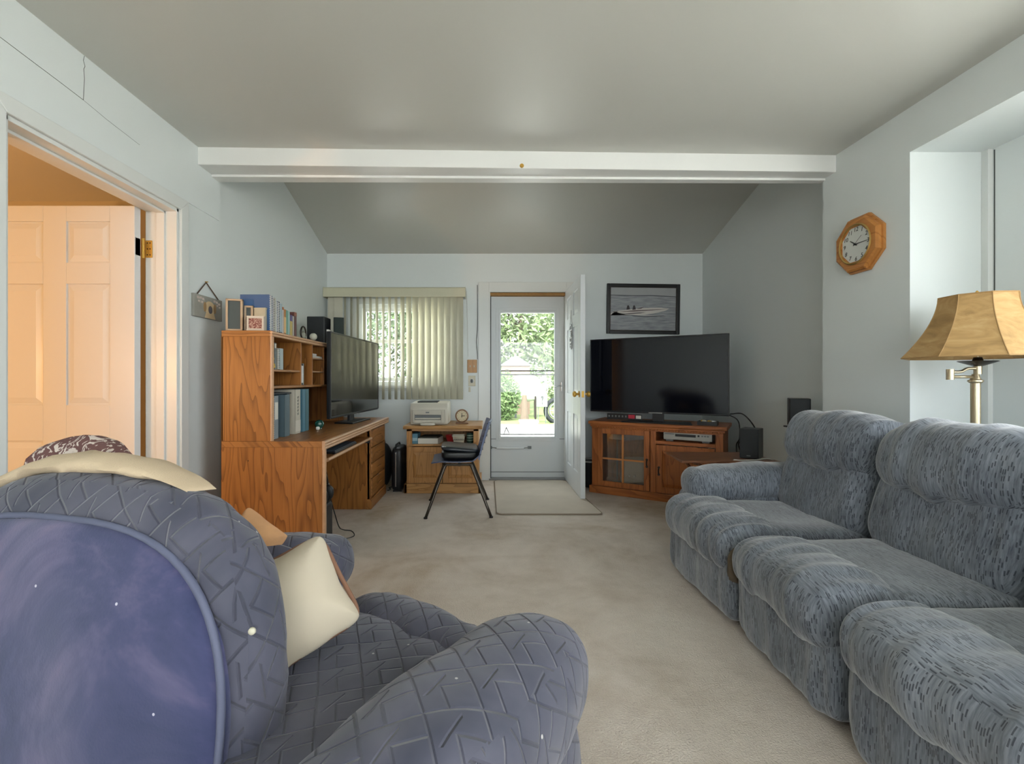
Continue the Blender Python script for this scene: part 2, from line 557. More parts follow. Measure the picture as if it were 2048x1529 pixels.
# back wall with window and door openings
WX0, WX1, WZ0, WZ1 = -1.42, -0.42, 1.04, 1.93
DX0, DX1, DZ1 = 0.016, 0.866, 2.06
y0, y1, zt = 5.05, 5.17, 2.6
g = G()
g.box(-1.9, WX0, y0, y1, 0, zt).box(WX0, WX1, y0, y1, 0, WZ0).box(WX0, WX1, y0, y1, WZ1, zt)
g.box(WX1, DX0, y0, y1, 0, zt).box(DX0, DX1, y0, y1, DZ1, zt).box(DX1, 2.5, y0, y1, 0, zt)
structure(g.build('wall_back', WALL))
structure(G().box(-1.91, -1.76, 3.0, 5.05, 0, 3.2).build('wall_left_far', WALL))
OY0, OY1, OZ1 = 1.65, 2.59, 2.06
g = G()
g.box(-1.91, -1.74, -2.75, OY0, 0, 2.5).box(-1.91, -1.74, OY0, OY1, OZ1, 2.5).box(-1.91, -1.74, OY1, 3.0, 0, 2.5)
wl = structure(g.build('wall_left', WALL))
# hairline cracks and board joints on the left wall above the door
CRK_SHADE = plain('crack_and_gap_shade', '4d5250', 0.9)
def crack(pts, r=0.0012):
    return G().tube(pts, r, 4).build('crack', CRK_SHADE, wl)
X = -1.7395
crack([(X, 1.62, 2.325), (X, 1.75, 2.318), (X, 1.87, 2.312), (X, 1.98, 2.305)])
crack([(X, 1.98, 2.305), (X, 1.985, 2.40), (X, 1.982, 2.44), (X, 1.988, 2.455), (X, 1.98, 2.475), (X, 1.985, 2.498)])
crack([(X, 1.98, 2.305), (X, 2.10, 2.290), (X, 2.30, 2.275)], 0.0007)
structure(G().box(2.36, 2.5, 2.95, 5.05, 0, 3.2).build('wall_right_far', WALL))
structure(G().box(2.17, 2.70, 2.363, 2.977, 0, 3.2).build('wall_right', WALL))
BY0, BY1, BZ0, BZ1 = -0.55, 1.65, 0.75, 2.2
structure(G().box(2.17, 2.70, -2.75, 2.363, 2.27, 2.5).build('wall_bay_header', WALL))
g = G()
g.box(2.56, 2.70, -2.75, BY0, 0, 2.3).box(2.56, 2.70, BY1, 2.363, 0, 2.3).box(2.56, 2.70, BY0, BY1, 0, BZ0).box(2.56, 2.70, BY0, BY1, BZ1, 2.3)
structure(g.build('wall_bay', WALL))
structure(G().box(2.535, 2.56, 2.33, 2.362, 0, 2.27).build('trim_2', TRIM))
structure(G().box(2.558, 2.5605, 2.320, 2.324, 1.55, 2.262).build('gap_shade_strip', CRK_SHADE))  # dark strip standing in for the shadow gap at the bay corner
# wall behind the camera with a wide window added for light
RX0, RX1, RZ0, RZ1 = -1.15, 1.85, 0.7, 2.2
g = G()
g.box(-1.91, RX0, -2.75, -2.63, 0, 2.5).box(RX1, 2.70, -2.75, -2.63, 0, 2.5).box(RX0, RX1, -2.75, -2.63, 0, RZ0).box(RX0, RX1, -2.75, -2.63, RZ1, 2.5)
structure(g.build('wall_rear', WALL))
# bedroom beyond the left doorway
g = G()
g.box(-4.9, -4.8, -0.6, 3.4, 0, 2.4).box(-4.9, -1.91, -0.7, -0.6, 0, 2.4).box(-4.9, -1.91, 3.35, 3.45, 0, 2.4)
structure(g.build('wall_bedroom', BEDW))
structure(G().box(-4.9, -1.91, -0.7, 3.45, 2.4, 2.5).build('ceiling_bedroom', paint('bedroom_ceiling_paint', 'e8e6dc', .7)))

# left doorway: liner, stop and casing
g = G()
g.box(-1.912, -1.738, OY1 - .018, OY1 + .001, 0, OZ1).box(-1.912, -1.738, OY0 - .001, OY0 + .018, 0, OZ1).box(-1.912, -1.738, OY0, OY1, OZ1 - .018, OZ1 + .001)
g.box(-1.845, -1.80, OY1 - .03, OY1 - .018, 0, OZ1 - .018).box(-1.845, -1.80, OY0 + .018, OY0 + .03, 0, OZ1 - .018).box(-1.845, -1.80, OY0, OY1, OZ1 - .03, OZ1 - .018)
lin = structure(g.build('trim_4', TRIM, bevel=0.0015)); lin['label'] = 'white jamb lining of the bedroom doorway'
g = G()
w = 0.066
def casing_y(g, ya, yb, z1, x=-1.74, th=0.018):
    # mitred casing on the wall plane x, facing +x
    g.prism([(x, yb, 0), (x, yb + w, 0), (x, yb + w, z1 + w), (x, yb, z1)], (th, 0, 0))
    g.prism([(x, ya, 0), (x, ya - w, 0), (x, ya - w, z1 + w), (x, ya, z1)], (th, 0, 0))
    g.prism([(x, ya, z1), (x, yb, z1), (x, yb + w, z1 + w), (x, ya - w, z1 + w)], (th, 0, 0))
casing_y(g, OY0, OY1, OZ1)
cs = structure(g.build('trim_5', TRIM, bevel=0.004)); cs['label'] = 'white mitred casing around the bedroom doorway'
g = G()
g.box(-1.742, -1.734, -2.6, OY0 - w, OZ1 + w, OZ1 + w + .09).box(-1.742, -1.734, OY0 - w, 2.98, OZ1 + w + .003, OZ1 + w + .09)
fb = structure(g.build('trim_6', WALL)); fb['label'] = 'flat painted board above the doorway casing'

# front doorway casing, jamb, sill
g = G()
g.box(DX0 - .115, DX0, 5.032, 5.05, 0, DZ1 + .11).box(DX1, DX1 + .115, 5.032, 5.05, 0, DZ1 + .11).box(DX0, DX1, 5.032, 5.05, DZ1, DZ1 + .11)
cs = structure(g.build('trim_7', TRIM, bevel=0.003)); cs['label'] = 'white casing around the front doorway'
g = G()
g.box(DX0 - .001, DX0 + .014, 5.03, 5.172, 0, DZ1).box(DX1 - .014, DX1 + .001, 5.03, 5.172, 0, DZ1)
structure(g.build('trim_8', TRIM, bevel=0.002))
SEALM = plain('dark_weatherstrip', '3a3d3f', 0.7)
structure(G().box(DX0 + .014, DX0 + .024, 5.06, 5.075, 0, DZ1).build('trim_9', SEALM))
structure(G().box(DX0, DX1, 5.04, 5.17, DZ1 - .036, DZ1 - .006).build('trim_10', plain('raw_wood_strip', '9a7440', 0.7, 0, 0.3, 30)))
structure(G().box(DX0, DX1, 5.02, 5.17, 0, 0.018).build('trim_11', plain('aluminium_threshold', '8e8f8e', 0.4, 0.6), bevel=0.004))

# baseboards
structure(G().box(-1.76, DX0 - .115, 5.035, 5.05, 0, .085).build('baseboard_back_left', TRIM, bevel=0.003))
structure(G().box(DX1 + .115, 2.36, 5.035, 5.05, 0, .085).build('baseboard_back_right', TRIM, bevel=0.003))
structure(G().box(-1.76, -1.745, 3.0, 5.035, 0, .085).build('baseboard_left_far', TRIM, bevel=0.003))
structure(G().box(-1.74, -1.726, OY1 + w, 3.0, 0, .085).build('baseboard_left', TRIM, bevel=0.003))
structure(G().box(2.345, 2.36, 2.977, 5.035, 0, .085).build('baseboard_right', TRIM, bevel=0.003))

# ------------------------------------------------------------------ six-panel doors
def six_panel(name, label, W_, H_, mat, loc, rz, tall=(0.755, 0.95, 1.61, 1.725, 1.95)):
    d = thing(name, label, None, loc, rz, kind='structure')
    th = 0.044
    z = [0.0, 0.21, tall[0], tall[1], tall[2], tall[3], tall[4], H_]
    st, mid = W_ * .155, W_ * .145
    c0 = W_ / 2
    xs = [(st, c0 - mid / 2), (c0 + mid / 2, W_ - st)]
    g = G()
    core = 0.012
    g.box(0.01, W_ - .01, -core, core, 0.01, H_ - .01)
    g.box(0, st, -th / 2, th / 2, 0, H_).box(W_ - st, W_, -th / 2, th / 2, 0, H_).box(c0 - mid / 2, c0 + mid / 2, -th / 2, th / 2, 0, H_)
    for a, b in ((0, z[1]), (z[2], z[3]), (z[4], z[5]), (z[6], H_)):
        g.box(st, c0 - mid / 2, -th / 2, th / 2, a, b).box(c0 + mid / 2, W_ - st, -th / 2, th / 2, a, b)
    g.build('slab', mat, d, bevel=0.002)
    for xa, xb in xs:
        for za, zb in ((z[1], z[2]), (z[3], z[4]), (z[5], z[6])):
            p = G()
            m1, m2 = 0.010, 0.040
            for s in (-1, 1):
                a = [(xa + m1, s * core, za + m1), (xb - m1, s * core, za + m1), (xb - m1, s * core, zb - m1), (xa + m1, s * core, zb - m1)]
                b = [(xa + m2, s * (th / 2 - .002), za + m2), (xb - m2, s * (th / 2 - .002), za + m2), (xb - m2, s * (th / 2 - .002), zb - m2), (xa + m2, s * (th / 2 - .002), zb - m2)]
                p.add(a + b, [(4, 5, 6, 7), (0, 1, 5, 4), (1, 2, 6, 5), (2, 3, 7, 6), (3, 0, 4, 7)])
            p.build('panel', mat, d, recalc=False if False else True)
    return d

# bedroom door, opened square into the bedroom; hinge side on the doorway's far jamb
bd = six_panel('door_3', 'white six panel bedroom door standing open in lamplight', 0.87, 2.035, DOORW, (-1.918, 2.522, 0.012), PI)
for hz in (1.83, .25):
    h = G().box(0.0, .003, -.020, .017, hz - .06, hz + .036).build('hinge', BRASS, bd, bevel=.001)
    G().box(-.046, -.009, -.050, -.044, hz - .06, hz + .036).build('jamb_leaf', BRASS, h, bevel=.002)
    G().lathe([(.008, hz - .067), (.008, hz + .043)], (-.0045, -.034, 0), 10).build('pin', BRASS, h, smooth=0.6)
    for dz in (-.045, -.012, .021):
        for dx in (-.021, -.036):
            G().lathe([(.0035, -.0515), (.0035, -.0425)], (dx, 0, hz + dz), 8, 'y').build('screw', BRONZE, h)
# front door, swung fully into the room
fd = six_panel('door_2', 'white six panel front door swung open into the room', 0.83, 2.05, DOORW, (0.871, 5.03, 0.012), -PI / 2)
def door_knob(parent, x, z):
    for s in (-1, 1):
        G().lathe([(.030, s * .022), (.030, s * .027), (.012, s * .030), (.011, s * .048), (.022, s * .052), (.028, s * .062), (.027, s * .074), (.016, s * .082), (.002, s * .083)],
                  (x, 0, z), 20, 'y').build('knob', BRASS, parent, smooth=0.6)
    G().box(x + .0605, x + .0635, -.012, .012, z - .029, z + .029).build('latch_plate', BRASS, parent, bevel=0.002)
door_knob(fd, 0.768, 0.955)
# silver hanger on the front door
hgo = thing('door_hanger', 'silver openwork ornament hanging on the open front door', 'ornament', (0.838, 4.62, 1.70), world=True)
PEW = plain('pewter', 'b9bcbf', 0.35, 0.8)
G().tube(bez([(.842, 4.635, 1.80), (.840, 4.60, 1.70), (.838, 4.56, 1.645)], 5), .003, 6).build('strap', PEW, hgo)
G().tube(bez([(.842, 4.635, 1.80), (.840, 4.66, 1.70), (.838, 4.69, 1.645)], 5), .003, 6).build('strap', PEW, hgo)
for cy, cz, r in ((4.625, 1.60, .055), (4.625, 1.52, .05), (4.625, 1.445, .038)):
    pts = [(.838, cy + r * 1.1 * math.cos(a * PI / 8), cz + r * math.sin(a * PI / 8)) for a in range(16)]
    G().tube(pts, .006, 6, True).build('ring', PEW, hgo, smooth=True)
    G().tube([(.838, cy - r, cz), (.838, cy + r, cz)], .004, 6).tube([(.838, cy, cz - r), (.838, cy, cz + r)], .004, 6).build('spoke', PEW, hgo)
softbox('boss', (.834, 4.625, 1.56), (.018, .07, .07), PEW, hgo, k=2.5, n=6)

# ------------------------------------------------------------------ storm door (door_1)
sd = thing('door_1', 'grey aluminium storm door with a tall two part window', None, (0.44, 5.12, 0.02), world=True, kind='structure')
gx0, gx1, gz0, gz1 = 0.148, 0.742, 0.468, 1.84
X0, X1, Z0, Z1 = 0.032, 0.85, 0.02, 2.022
g = G()
g.box(X0, gx0, 5.10, 5.135, Z0, Z1).box(gx1, X1, 5.10, 5.135, Z0, Z1).box(gx0, gx1, 5.10, 5.135, Z0, gz0).box(gx0, gx1, 5.10, 5.135, gz1, Z1)
g.build('frame', STORM, sd, bevel=0.0)
def ring(g, x0, x1, z0, z1, wd, ya, yb):
    g.box(x0 - wd, x0, ya, yb, z0 - wd, z1 + wd).box(x1, x1 + wd, ya, yb, z0 - wd, z1 + wd).box(x0, x1, ya, yb, z1, z1 + wd).box(x0, x1, ya, yb, z0 - wd, z0)
    return g
ring(G(), gx0, gx1, gz0, gz1, .026, 5.090, 5.101).build('inner_moulding', STORM, sd, bevel=0.003)
ring(G(), gx0 - .026, gx1 + .026, gz0 - .02, gz1 + .03, .028, 5.094, 5.1005).build('outer_moulding', STORM, sd, bevel=0.002)
G().box(gx0, gx1, 5.112, 5.116, 1.2, gz1).build('upper_pane', DIMGLASS, sd)
G().box(gx0, gx1, 5.120, 5.124, gz0, 1.2).build('lower_pane', DIMGLASS, sd)
G().box(gx0, gx1, 5.104, 5.128, 1.150, 1.163).build('lower_sash_rail', STORM, sd, bevel=0.002)
G().box(gx0, gx1, 5.104, 5.118, 1.192, 1.204).build('upper_sash_rail', BLACK, sd, bevel=0.002)
G().box(gx0 + .05, gx0 + .09, 5.096, 5.106, 1.188, 1.212).build('sash_latch', WHITE, sd, bevel=0.004)
G().box(gx0, gx1, 5.104, 5.128, gz0 + .02, gz0 + .03).build('bottom_sash_rail', GREY, sd)
G().box(X0, X1, 5.096, 5.101, 0.44, 0.446).build('kick_panel_seam', GREY, sd)
G().box(X0, X1, 5.096, 5.101, 0.075, 0.082).build('sweep_seam', GREY, sd)
# closer tube
c = G().lathe([(.013, .10), (.013, .40)], (0, 5.075, 0.345), 12, 'x').build('closer', STORM, sd, smooth=0.6)
G().tube([(.04, 5.085, .352), (.10, 5.075, .345)], .005, 6).tube([(.40, 5.075, .345), (.47, 5.09, .352)], .005, 6).build('closer_rod', CHROME, c)
G().box(.445, .485, 5.085, 5.10, .335, .365).box(.03, .05, 5.075, 5.10, .335, .365).build('closer_bracket', GREY, c)
h = G().box(.812, .826, 5.090, 5.102, .97, 1.075).build('handle_plate', CHROME, sd, bevel=0.003)
G().tube(bez([(.819, 5.085, 1.03), (.79, 5.055, 1.035), (.735, 5.05, 1.02)], 5), .006, 8).build('lever', CHROME, h, smooth=True)
# small A-shaped sticker on the lower glass
DECAL = plain('grey_decal', '565a5a', 0.7)
g = G()
g.prism([(.18, 5.119, .50), (.19, 5.119, .50), (.213, 5.119, .565), (.206, 5.119, .575)], (0, .0008, 0))
g.prism([(.236, 5.119, .50), (.246, 5.119, .50), (.213, 5.119, .575), (.206, 5.119, .565)], (0, .0008, 0))
g.box(.165, .27, 5.119, 5.1198, .492, .499)
g.build('sticker', DECAL, sd)

# ------------------------------------------------------------------ window_1 in the back wall
wn = thing('window_1', 'white double hung window behind the vertical blinds', None, (-0.92, 5.10, WZ0), world=True, kind='structure')
fr = ring(G(), WX0 + .04, WX1 - .04, WZ0 + .04, WZ1 - .04, .04, 5.07, 5.16).build('frame', TRIM, wn, bevel=0.003)
ring(G(), WX0 - .0, WX1 + .0, WZ0 - .0, WZ1 + .0, .06, 5.036, 5.05).build('casing', TRIM, wn, bevel=0.003)
G().box(WX0 - .09, WX1 + .09, 5.0, 5.05, WZ0 - .03, WZ0).build('sill', TRIM, wn, bevel=0.004)
zm = 1.515
ring(G(), WX0 + .075, WX1 - .075, zm + .03, WZ1 - .075, .035, 5.10, 5.125).build('upper_sash', TRIM, wn, bevel=0.003)
ring(G(), WX0 + .075, WX1 - .075, WZ0 + .085, zm - .01, .04, 5.078, 5.103).build('lower_sash', TRIM, wn, bevel=0.003)
G().box(WX0 + .07, WX1 - .07, 5.111, 5.114, zm, WZ1 - .07).build('pane', GLASS, wn)
G().box(WX0 + .07, WX1 - .07, 5.089, 5.092, WZ0 + .08, zm).build('pane', GLASS, wn)
# bay and rear windows (unseen, they light the room; rear one is added)
wb_ = thing('window_2', 'wide white bay window beside the sofa', None, (2.63, 0.75, BZ0), world=True, kind='structure')
def ringx(g, x0, x1, ya, yb, za, zb, wd):
    return g.box(x0, x1, ya, ya + wd, za, zb).box(x0, x1, yb - wd, yb, za, zb).box(x0, x1, ya, yb, za, za + wd).box(x0, x1, ya, yb, zb - wd, zb)
ringx(G(), 2.60, 2.68, BY0, BY1, BZ0, BZ1, .05).box(2.61, 2.67, .73, .78, BZ0, BZ1).build('frame', TRIM, wb_)
G().box(2.64, 2.644, BY0, BY1, BZ0, BZ1).build('pane', GLASS, wb_)
wr_ = thing('window_3', 'added wide white picture window, unseen behind the armchair', None, (0.35, -2.69, RZ0), world=True, kind='structure')
ring(G(), RX0 + .05, RX1 - .05, RZ0 + .05, RZ1 - .05, .05, -2.73, -2.65).box(.325, .375, -2.72, -2.66, RZ0, RZ1).build('frame', TRIM, wr_)
G().box(RX0, RX1, -2.692, -2.688, RZ0, RZ1).build('pane', GLASS, wr_)

# ------------------------------------------------------------------ vertical blinds
bl = thing('vertical_blinds', 'cream vertical blinds under a boxed valance at the front window', 'blinds', (-1.0, 4.97, 0.885), world=True)
VAL = plain('cream_valance', 'c9c7ae', 0.5, 0, 0.04)
g = G().prism([(-1.752, 4.905, 1.985), (-1.752, 4.905, 2.082), (-1.752, 4.93, 2.092), (-1.752, 5.04, 2.092), (-1.752, 5.04, 2.08), (-1.752, 4.92, 2.08), (-1.752, 4.915, 1.985)], (1.515, 0, 0))
g.box(-1.755, -1.749, 4.905, 5.045, 1.985, 2.092).box(-.242, -.236, 4.905, 5.045, 1.985, 2.092)
g.build('valance', VAL, bl, bevel=0.003)
G().box(-1.73, -.26, 4.955, 4.995, 2.02, 2.06).build('head_rail', WHITE, bl)
ns = 21
for i in range(ns):
    x = -1.68 + i * (1.38 / (ns - 1))
    u = i / (ns - 1)
    ang = -math.radians(59 if i < 11 else 59 - (i - 10) * 8 if i < 14 else 33)
    if i < 2: ang = math.radians(25)
    ca, sa = math.cos(ang), math.sin(ang)
    vs = []; fs = []
    hw_ = 0.0445
    for side in (0, 1):
        for k_ in range(5):
            t_ = -1 + 2 * k_ / 4
            bx = t_ * hw_; by = -0.006 * (1 - t_ * t_) + side * 0.0012
            vs.append((x + bx * ca - by * sa, 4.975 + bx * sa + by * ca, 0.888))
            vs.append((x + bx * ca - by * sa, 4.975 + bx * sa + by * ca, 2.025))
    for k_ in range(4):
        a = 2 * k_
        fs.append((a, a + 2, a + 3, a + 1)); fs.append((10 + a, 10 + a + 1, 10 + a + 3, 10 + a + 2))
    fs.append((0, 1, 11, 10)); fs.append((8, 18, 19, 9))
    for s_ in (0, 1):
        fs.append(tuple([s_ + 2 * k_ for k_ in range(5)] + [10 + s_ + 2 * k_ for k_ in reversed(range(5))]))
    G().add(vs, fs).build('slat', VINYL, bl, smooth=0.5)
G().tube([(-.226, 4.98, 2.06), (-.222, 4.985, 1.9), (-.212, 5.03, 1.35)], .0022, 5).build('pull_cord', WIREW, bl)

# wiring and plates on the back wall
cbl = G().tube(bez([(-.245, 5.045, 2.098), (-.6, 5.045, 2.096), (-.9, 5.046, 2.094)], 4), .0025, 5).build('bell_wire', WIRE)
props(cbl, 'thin black wire running along the top of the blind valance', 'cable')
cbl = G().tube(bez([(-.112, 5.045, 2.14), (-.110, 5.045, 1.7), (-.122, 5.044, 1.52), (-.112, 5.045, 1.40), (-.110, 5.045, 1.325)], 5), .003, 5).build('door_wire', WIRE)
props(cbl, 'thin black wire running down beside the front door casing', 'cable')
sw = thing('light_switch', 'oak double light switch plate beside the front door', 'light switch', (-.165, 5.05, 1.177), world=True)
G().box(-.222, -.115, 5.040, 5.05, 1.177, 1.320).build('plate', PINE_V, sw, bevel=0.004)
for x in (-.190, -.147):
    G().box(x - .005, x + .005, 5.028, 5.041, 1.236, 1.258).build('toggle', CREAM, sw, bevel=0.002)
    for z in (1.205, 1.29): G().lathe([(.003, 5.0385), (.003, 5.0405)], (x, 0, z), 8, 'y').build('screw', BRASS, sw)
ol = thing('wall_outlet', 'white wall outlet with grey plug under the oak switch plate', 'outlet', (-.17, 5.05, 1.03), world=True)
G().box(-.210, -.132, 5.043, 5.05, 1.03, 1.145).build('plate', CREAM, ol, bevel=0.003)
G().lathe([(.024, 5.030), (.026, 5.044)], (-.171, 0, 1.088), 18, 'y').build('socket', WHITE, ol, smooth=0.6)
softbox('plug', (-.171, 5.024, 1.086), (.026, .03, .04), GREY, ol, k=3, n=6)
G().box(-.207, -.185, 5.044, 5.05, 0.965, 1.02).build('cord_clip', CREAM, ol, bevel=0.002)

# ================================================================== OUTSIDE
GRASS = plain('lawn', '7d8a58', 0.95, 0, 0.25, 3)
PAVE = plain('pale_concrete', 'd9d6cf', 0.9, 0, 0.05, 2)
structure(G().box(-40, 40, 5.2, 60, -.35, -.25).build('ground', GRASS))
structure(G().box(-40, 40, -30, 5.2, -.45, -.30).build('ground_rear', PAVE))
structure(G().box(-14, 14, 5.3, 13.6, -.25, -.22).build('driveway', PAVE))
def leafmat(name, a, b):
    t = NT(name, 0.7)
    t.color(t.mix(t.white(t.mapping(t.coord(), (9, 9, 9))), S(a), S(b)))
    return t.m
LEAF1 = leafmat('green_leaves', '44592f', '7d9a60')
LEAF2 = leafmat('pale_leaves', '66794e', '9fb283')
LEAF3 = leafmat('dark_evergreen_leaves', '2c3a26', '55694a')
BARK = plain('bark', '75675a', 0.95, 0, 0.25, 10)
def leaves(name, c, r, n, size, mat, parent, rnd):
    vs = []; fs = []
    for i in range(n):
        while True:
            p = Vector((rnd.uniform(-1, 1), rnd.uniform(-1, 1), rnd.uniform(-1, 1)))
            if 0.25 < p.length < 1: break
        p = Vector((p.x * r[0], p.y * r[1], p.z * r[2])) + Vector(c)
        a = Vector((rnd.gauss(0, 1), rnd.gauss(0, 1), rnd.gauss(0, 1))).normalized()
        b = a.orthogonal().normalized()
        s = size * rnd.uniform(.6, 1.4)
        k_ = len(vs)
        vs += [p - a * s, p + b * s * .45, p + a * s, p - b * s * .45]
        fs.append((k_, k_ + 1, k_ + 2, k_ + 3))
    me = bpy.data.meshes.new(name); me.from_pydata([tuple(v) for v in vs], [], fs); me.update()
    return link_mesh(name, me, mat, parent)
def tree(name, label, x, y, h, r, mat, n, size, tr=0.14, low=0.4, seed=1):
    rnd = random.Random(seed)
    t = thing(name, label, 'tree', (x, y, -.25), world=True, group='trees beyond the drive')
    G().tube([(x, y, -.25), (x + .08, y, h * .4), (x - .05, y + .1, h * .8)], [tr, tr * .75, tr * .3], 8).build('trunk', BARK, t, smooth=True)
    for q in range(5):
        a = q * 1.3
        G().tube([(x, y, h * (.3 + .08 * q)), (x + r * .55 * math.cos(a), y + r * .4 * math.sin(a), h * (.5 + .09 * q))], [tr * .4, tr * .1], 6).build('branch', BARK, t, smooth=True)
    leaves('crown', (x, y, low + (h - low) / 2), (r, r * .7, (h - low) / 2 * 1.05), n, size, mat, t, rnd)
    return t
def shrub(label, x, y, r, h, mat, n, size, seed):
    rnd = random.Random(seed)
    t = thing('shrub', label, 'shrub', (x, y, -.25), world=True, group='bushes beyond the drive')
    G().tube([(x, y, -.25), (x + .03, y, h * .5)], [.05, .02], 6).build('stem', BARK, t)
    leaves('foliage', (x, y, h / 2 - .25), (r, r * .8, h / 2 + .05), n, size, mat, t, rnd)
    return t
tree('yard_tree', 'pale leafy tree standing behind the brown shed', 1.5, 21.5, 7.5, 2.4, LEAF2, 5600, .16, .16, .6, 1)
tree('yard_tree', 'green leafy tree between the pale tree and the evergreens', -2.4, 24.5, 8.0, 2.9, LEAF1, 4600, .16, .18, .8, 2)
tree('yard_tree', 'tall green tree farthest behind the trailer wheel', 5.2, 26.5, 8.5, 2.8, LEAF1, 3600, .17, .18, .8, 3)
tree('evergreen_tree', 'dark evergreen seen through the blinds beside the white window frame', -4.6, 15.2, 6.5, 1.4, LEAF3, 4200, .10, .14, .1, 4)
tree('evergreen_tree', 'smaller dark evergreen next to the wide hedge bush', -2.7, 18.0, 6.0, 1.3, LEAF3, 3600, .10, .14, .1, 5)
tree('evergreen_tree', 'tall evergreen beyond the left end of the blinds', -7.4, 17.0, 7.0, 1.8, LEAF3, 3000, .12, .16, .1, 6)
shrub('rounded green bush low in the storm door glass beside the tree stump', .50, 15.4, .62, 1.6, LEAF1, 2600, .07, 7)
shrub('loose pale bush behind the white tank', 3.1, 16.9, .95, 2.1, LEAF2, 2600, .08, 8)
shrub('wide green hedge bush at the back of the yard', -.55, 17.4, .85, 1.9, LEAF1, 2600, .09, 9)
# fuel tank, stump, sign, post, trailer wheel, recycling bin
tk = thing('fuel_tank', 'pale grey fuel tank behind the yard sign', 'tank', (1.35, 16.4, -.25), world=True)
softbox('shell', (1.35, 16.4, .80), (1.1, .6, .95), plain('pale_tank_paint', 'c8cdc9', .5), tk, k=3, n=10)
for x in (1.0, 1.7): G().box(x - .03, x + .03, 16.2, 16.6, -.25, .45).build('leg', GREY, tk)
st_ = thing('tree_stump', 'narrow brown stump beside the drive', 'stump', (1.14, 14.2, -.25), world=True)
G().lathe([(.18, -.25), (.12, .0), (.09, .35), (.07, .62)], (1.14, 14.2, 0), 10).build('bark', BARK, st_, smooth=0.6)
G().lathe([(.065, .62), (.06, .63)], (1.14, 14.2, 0), 10).build('cut_face', PINE_X, st_)
sg = thing('yard_sign', 'white square yard sign with a dark figure', 'sign', (1.70, 14.3, -.25), world=True)
G().box(1.53, 1.86, 14.28, 14.30, .26, .66).build('board', WHITE, sg, bevel=.02)
G().lathe([(.045, 14.274), (.045, 14.279)], (1.70, 0, .56), 12, 'y').tube([(1.70, 14.276, .52), (1.69, 14.276, .40), (1.71, 14.276, .32)], .016, 6).tube([(1.70, 14.276, .48), (1.76, 14.276, .53)], .012, 6).build('figure', DECAL, sg)
for x in (1.58, 1.81): G().box(x - .012, x + .012, 14.30, 14.32, -.25, .6).build('stake', GREY, sg)
ps = thing('marker_post', 'dark metal post with a white box on top', 'post', (1.46, 14.0, -.25), world=True)
G().tube([(1.46, 14, -.25), (1.46, 14, .62)], .025, 8).build('pole', BRONZE, ps)
G().box(1.40, 1.53, 13.94, 14.06, .6, .92).build('box', WHITE, ps, bevel=.01)
wh = thing('trailer_wheel', 'dark spoked trailer wheel leaning at the drive edge', 'wheel', (2.18, 14.4, -.25), world=True)
pts = [(2.18 + .36 * math.cos(a * PI / 12), 14.4, .13 + .36 * math.sin(a * PI / 12)) for a in range(24)]
G().tube(pts, .07, 8, True).build('tyre', BLACKM, wh, smooth=True)
pts = [(2.18 + .24 * math.cos(a * PI / 12), 14.4, .13 + .24 * math.sin(a * PI / 12)) for a in range(24)]
G().tube(pts, .03, 6, True).build('rim', CHROME, wh, smooth=True)
for a in range(6):
    G().tube([(2.18, 14.4, .13), (2.18 + .23 * math.cos(a * PI / 3), 14.4, .13 + .23 * math.sin(a * PI / 3))], .018, 6).build('spoke', CHROME, wh)
bn = thing('utility_box', 'grey green utility box standing on the pale drive', 'box', (1.0, 12.2, -.22), world=True)
G().box(.86, 1.32, 12.0, 12.4, -.22, -.02).build('body', plain('sage_green_plastic', '93a39a', .6), bn, bevel=.01)
G().box(.84, 1.34, 11.98, 12.42, -.02, .03).build('lid', plain('pale_sage_plastic', 'b4c0b8', .6), bn, bevel=.01)
# neighbour's shed
sh = thing('garden_shed', 'brown shed between the trees across the drive', 'shed', (1.0, 17.9, -.25), world=True)
SHED = plain('brown_siding', '8a7468', .9)
for q in range(8):
    G().box(.55, 1.65, 17.9, 17.93 + .012 * (q % 2), -.25 + q * .24, -.02 + q * .24).build('board', SHED, sh)
G().prism([(.45, 17.85, 1.65), (1.75, 17.85, 1.65), (1.1, 17.85, 2.05)], (0, .9, 0)).build('roof', GREY, sh)
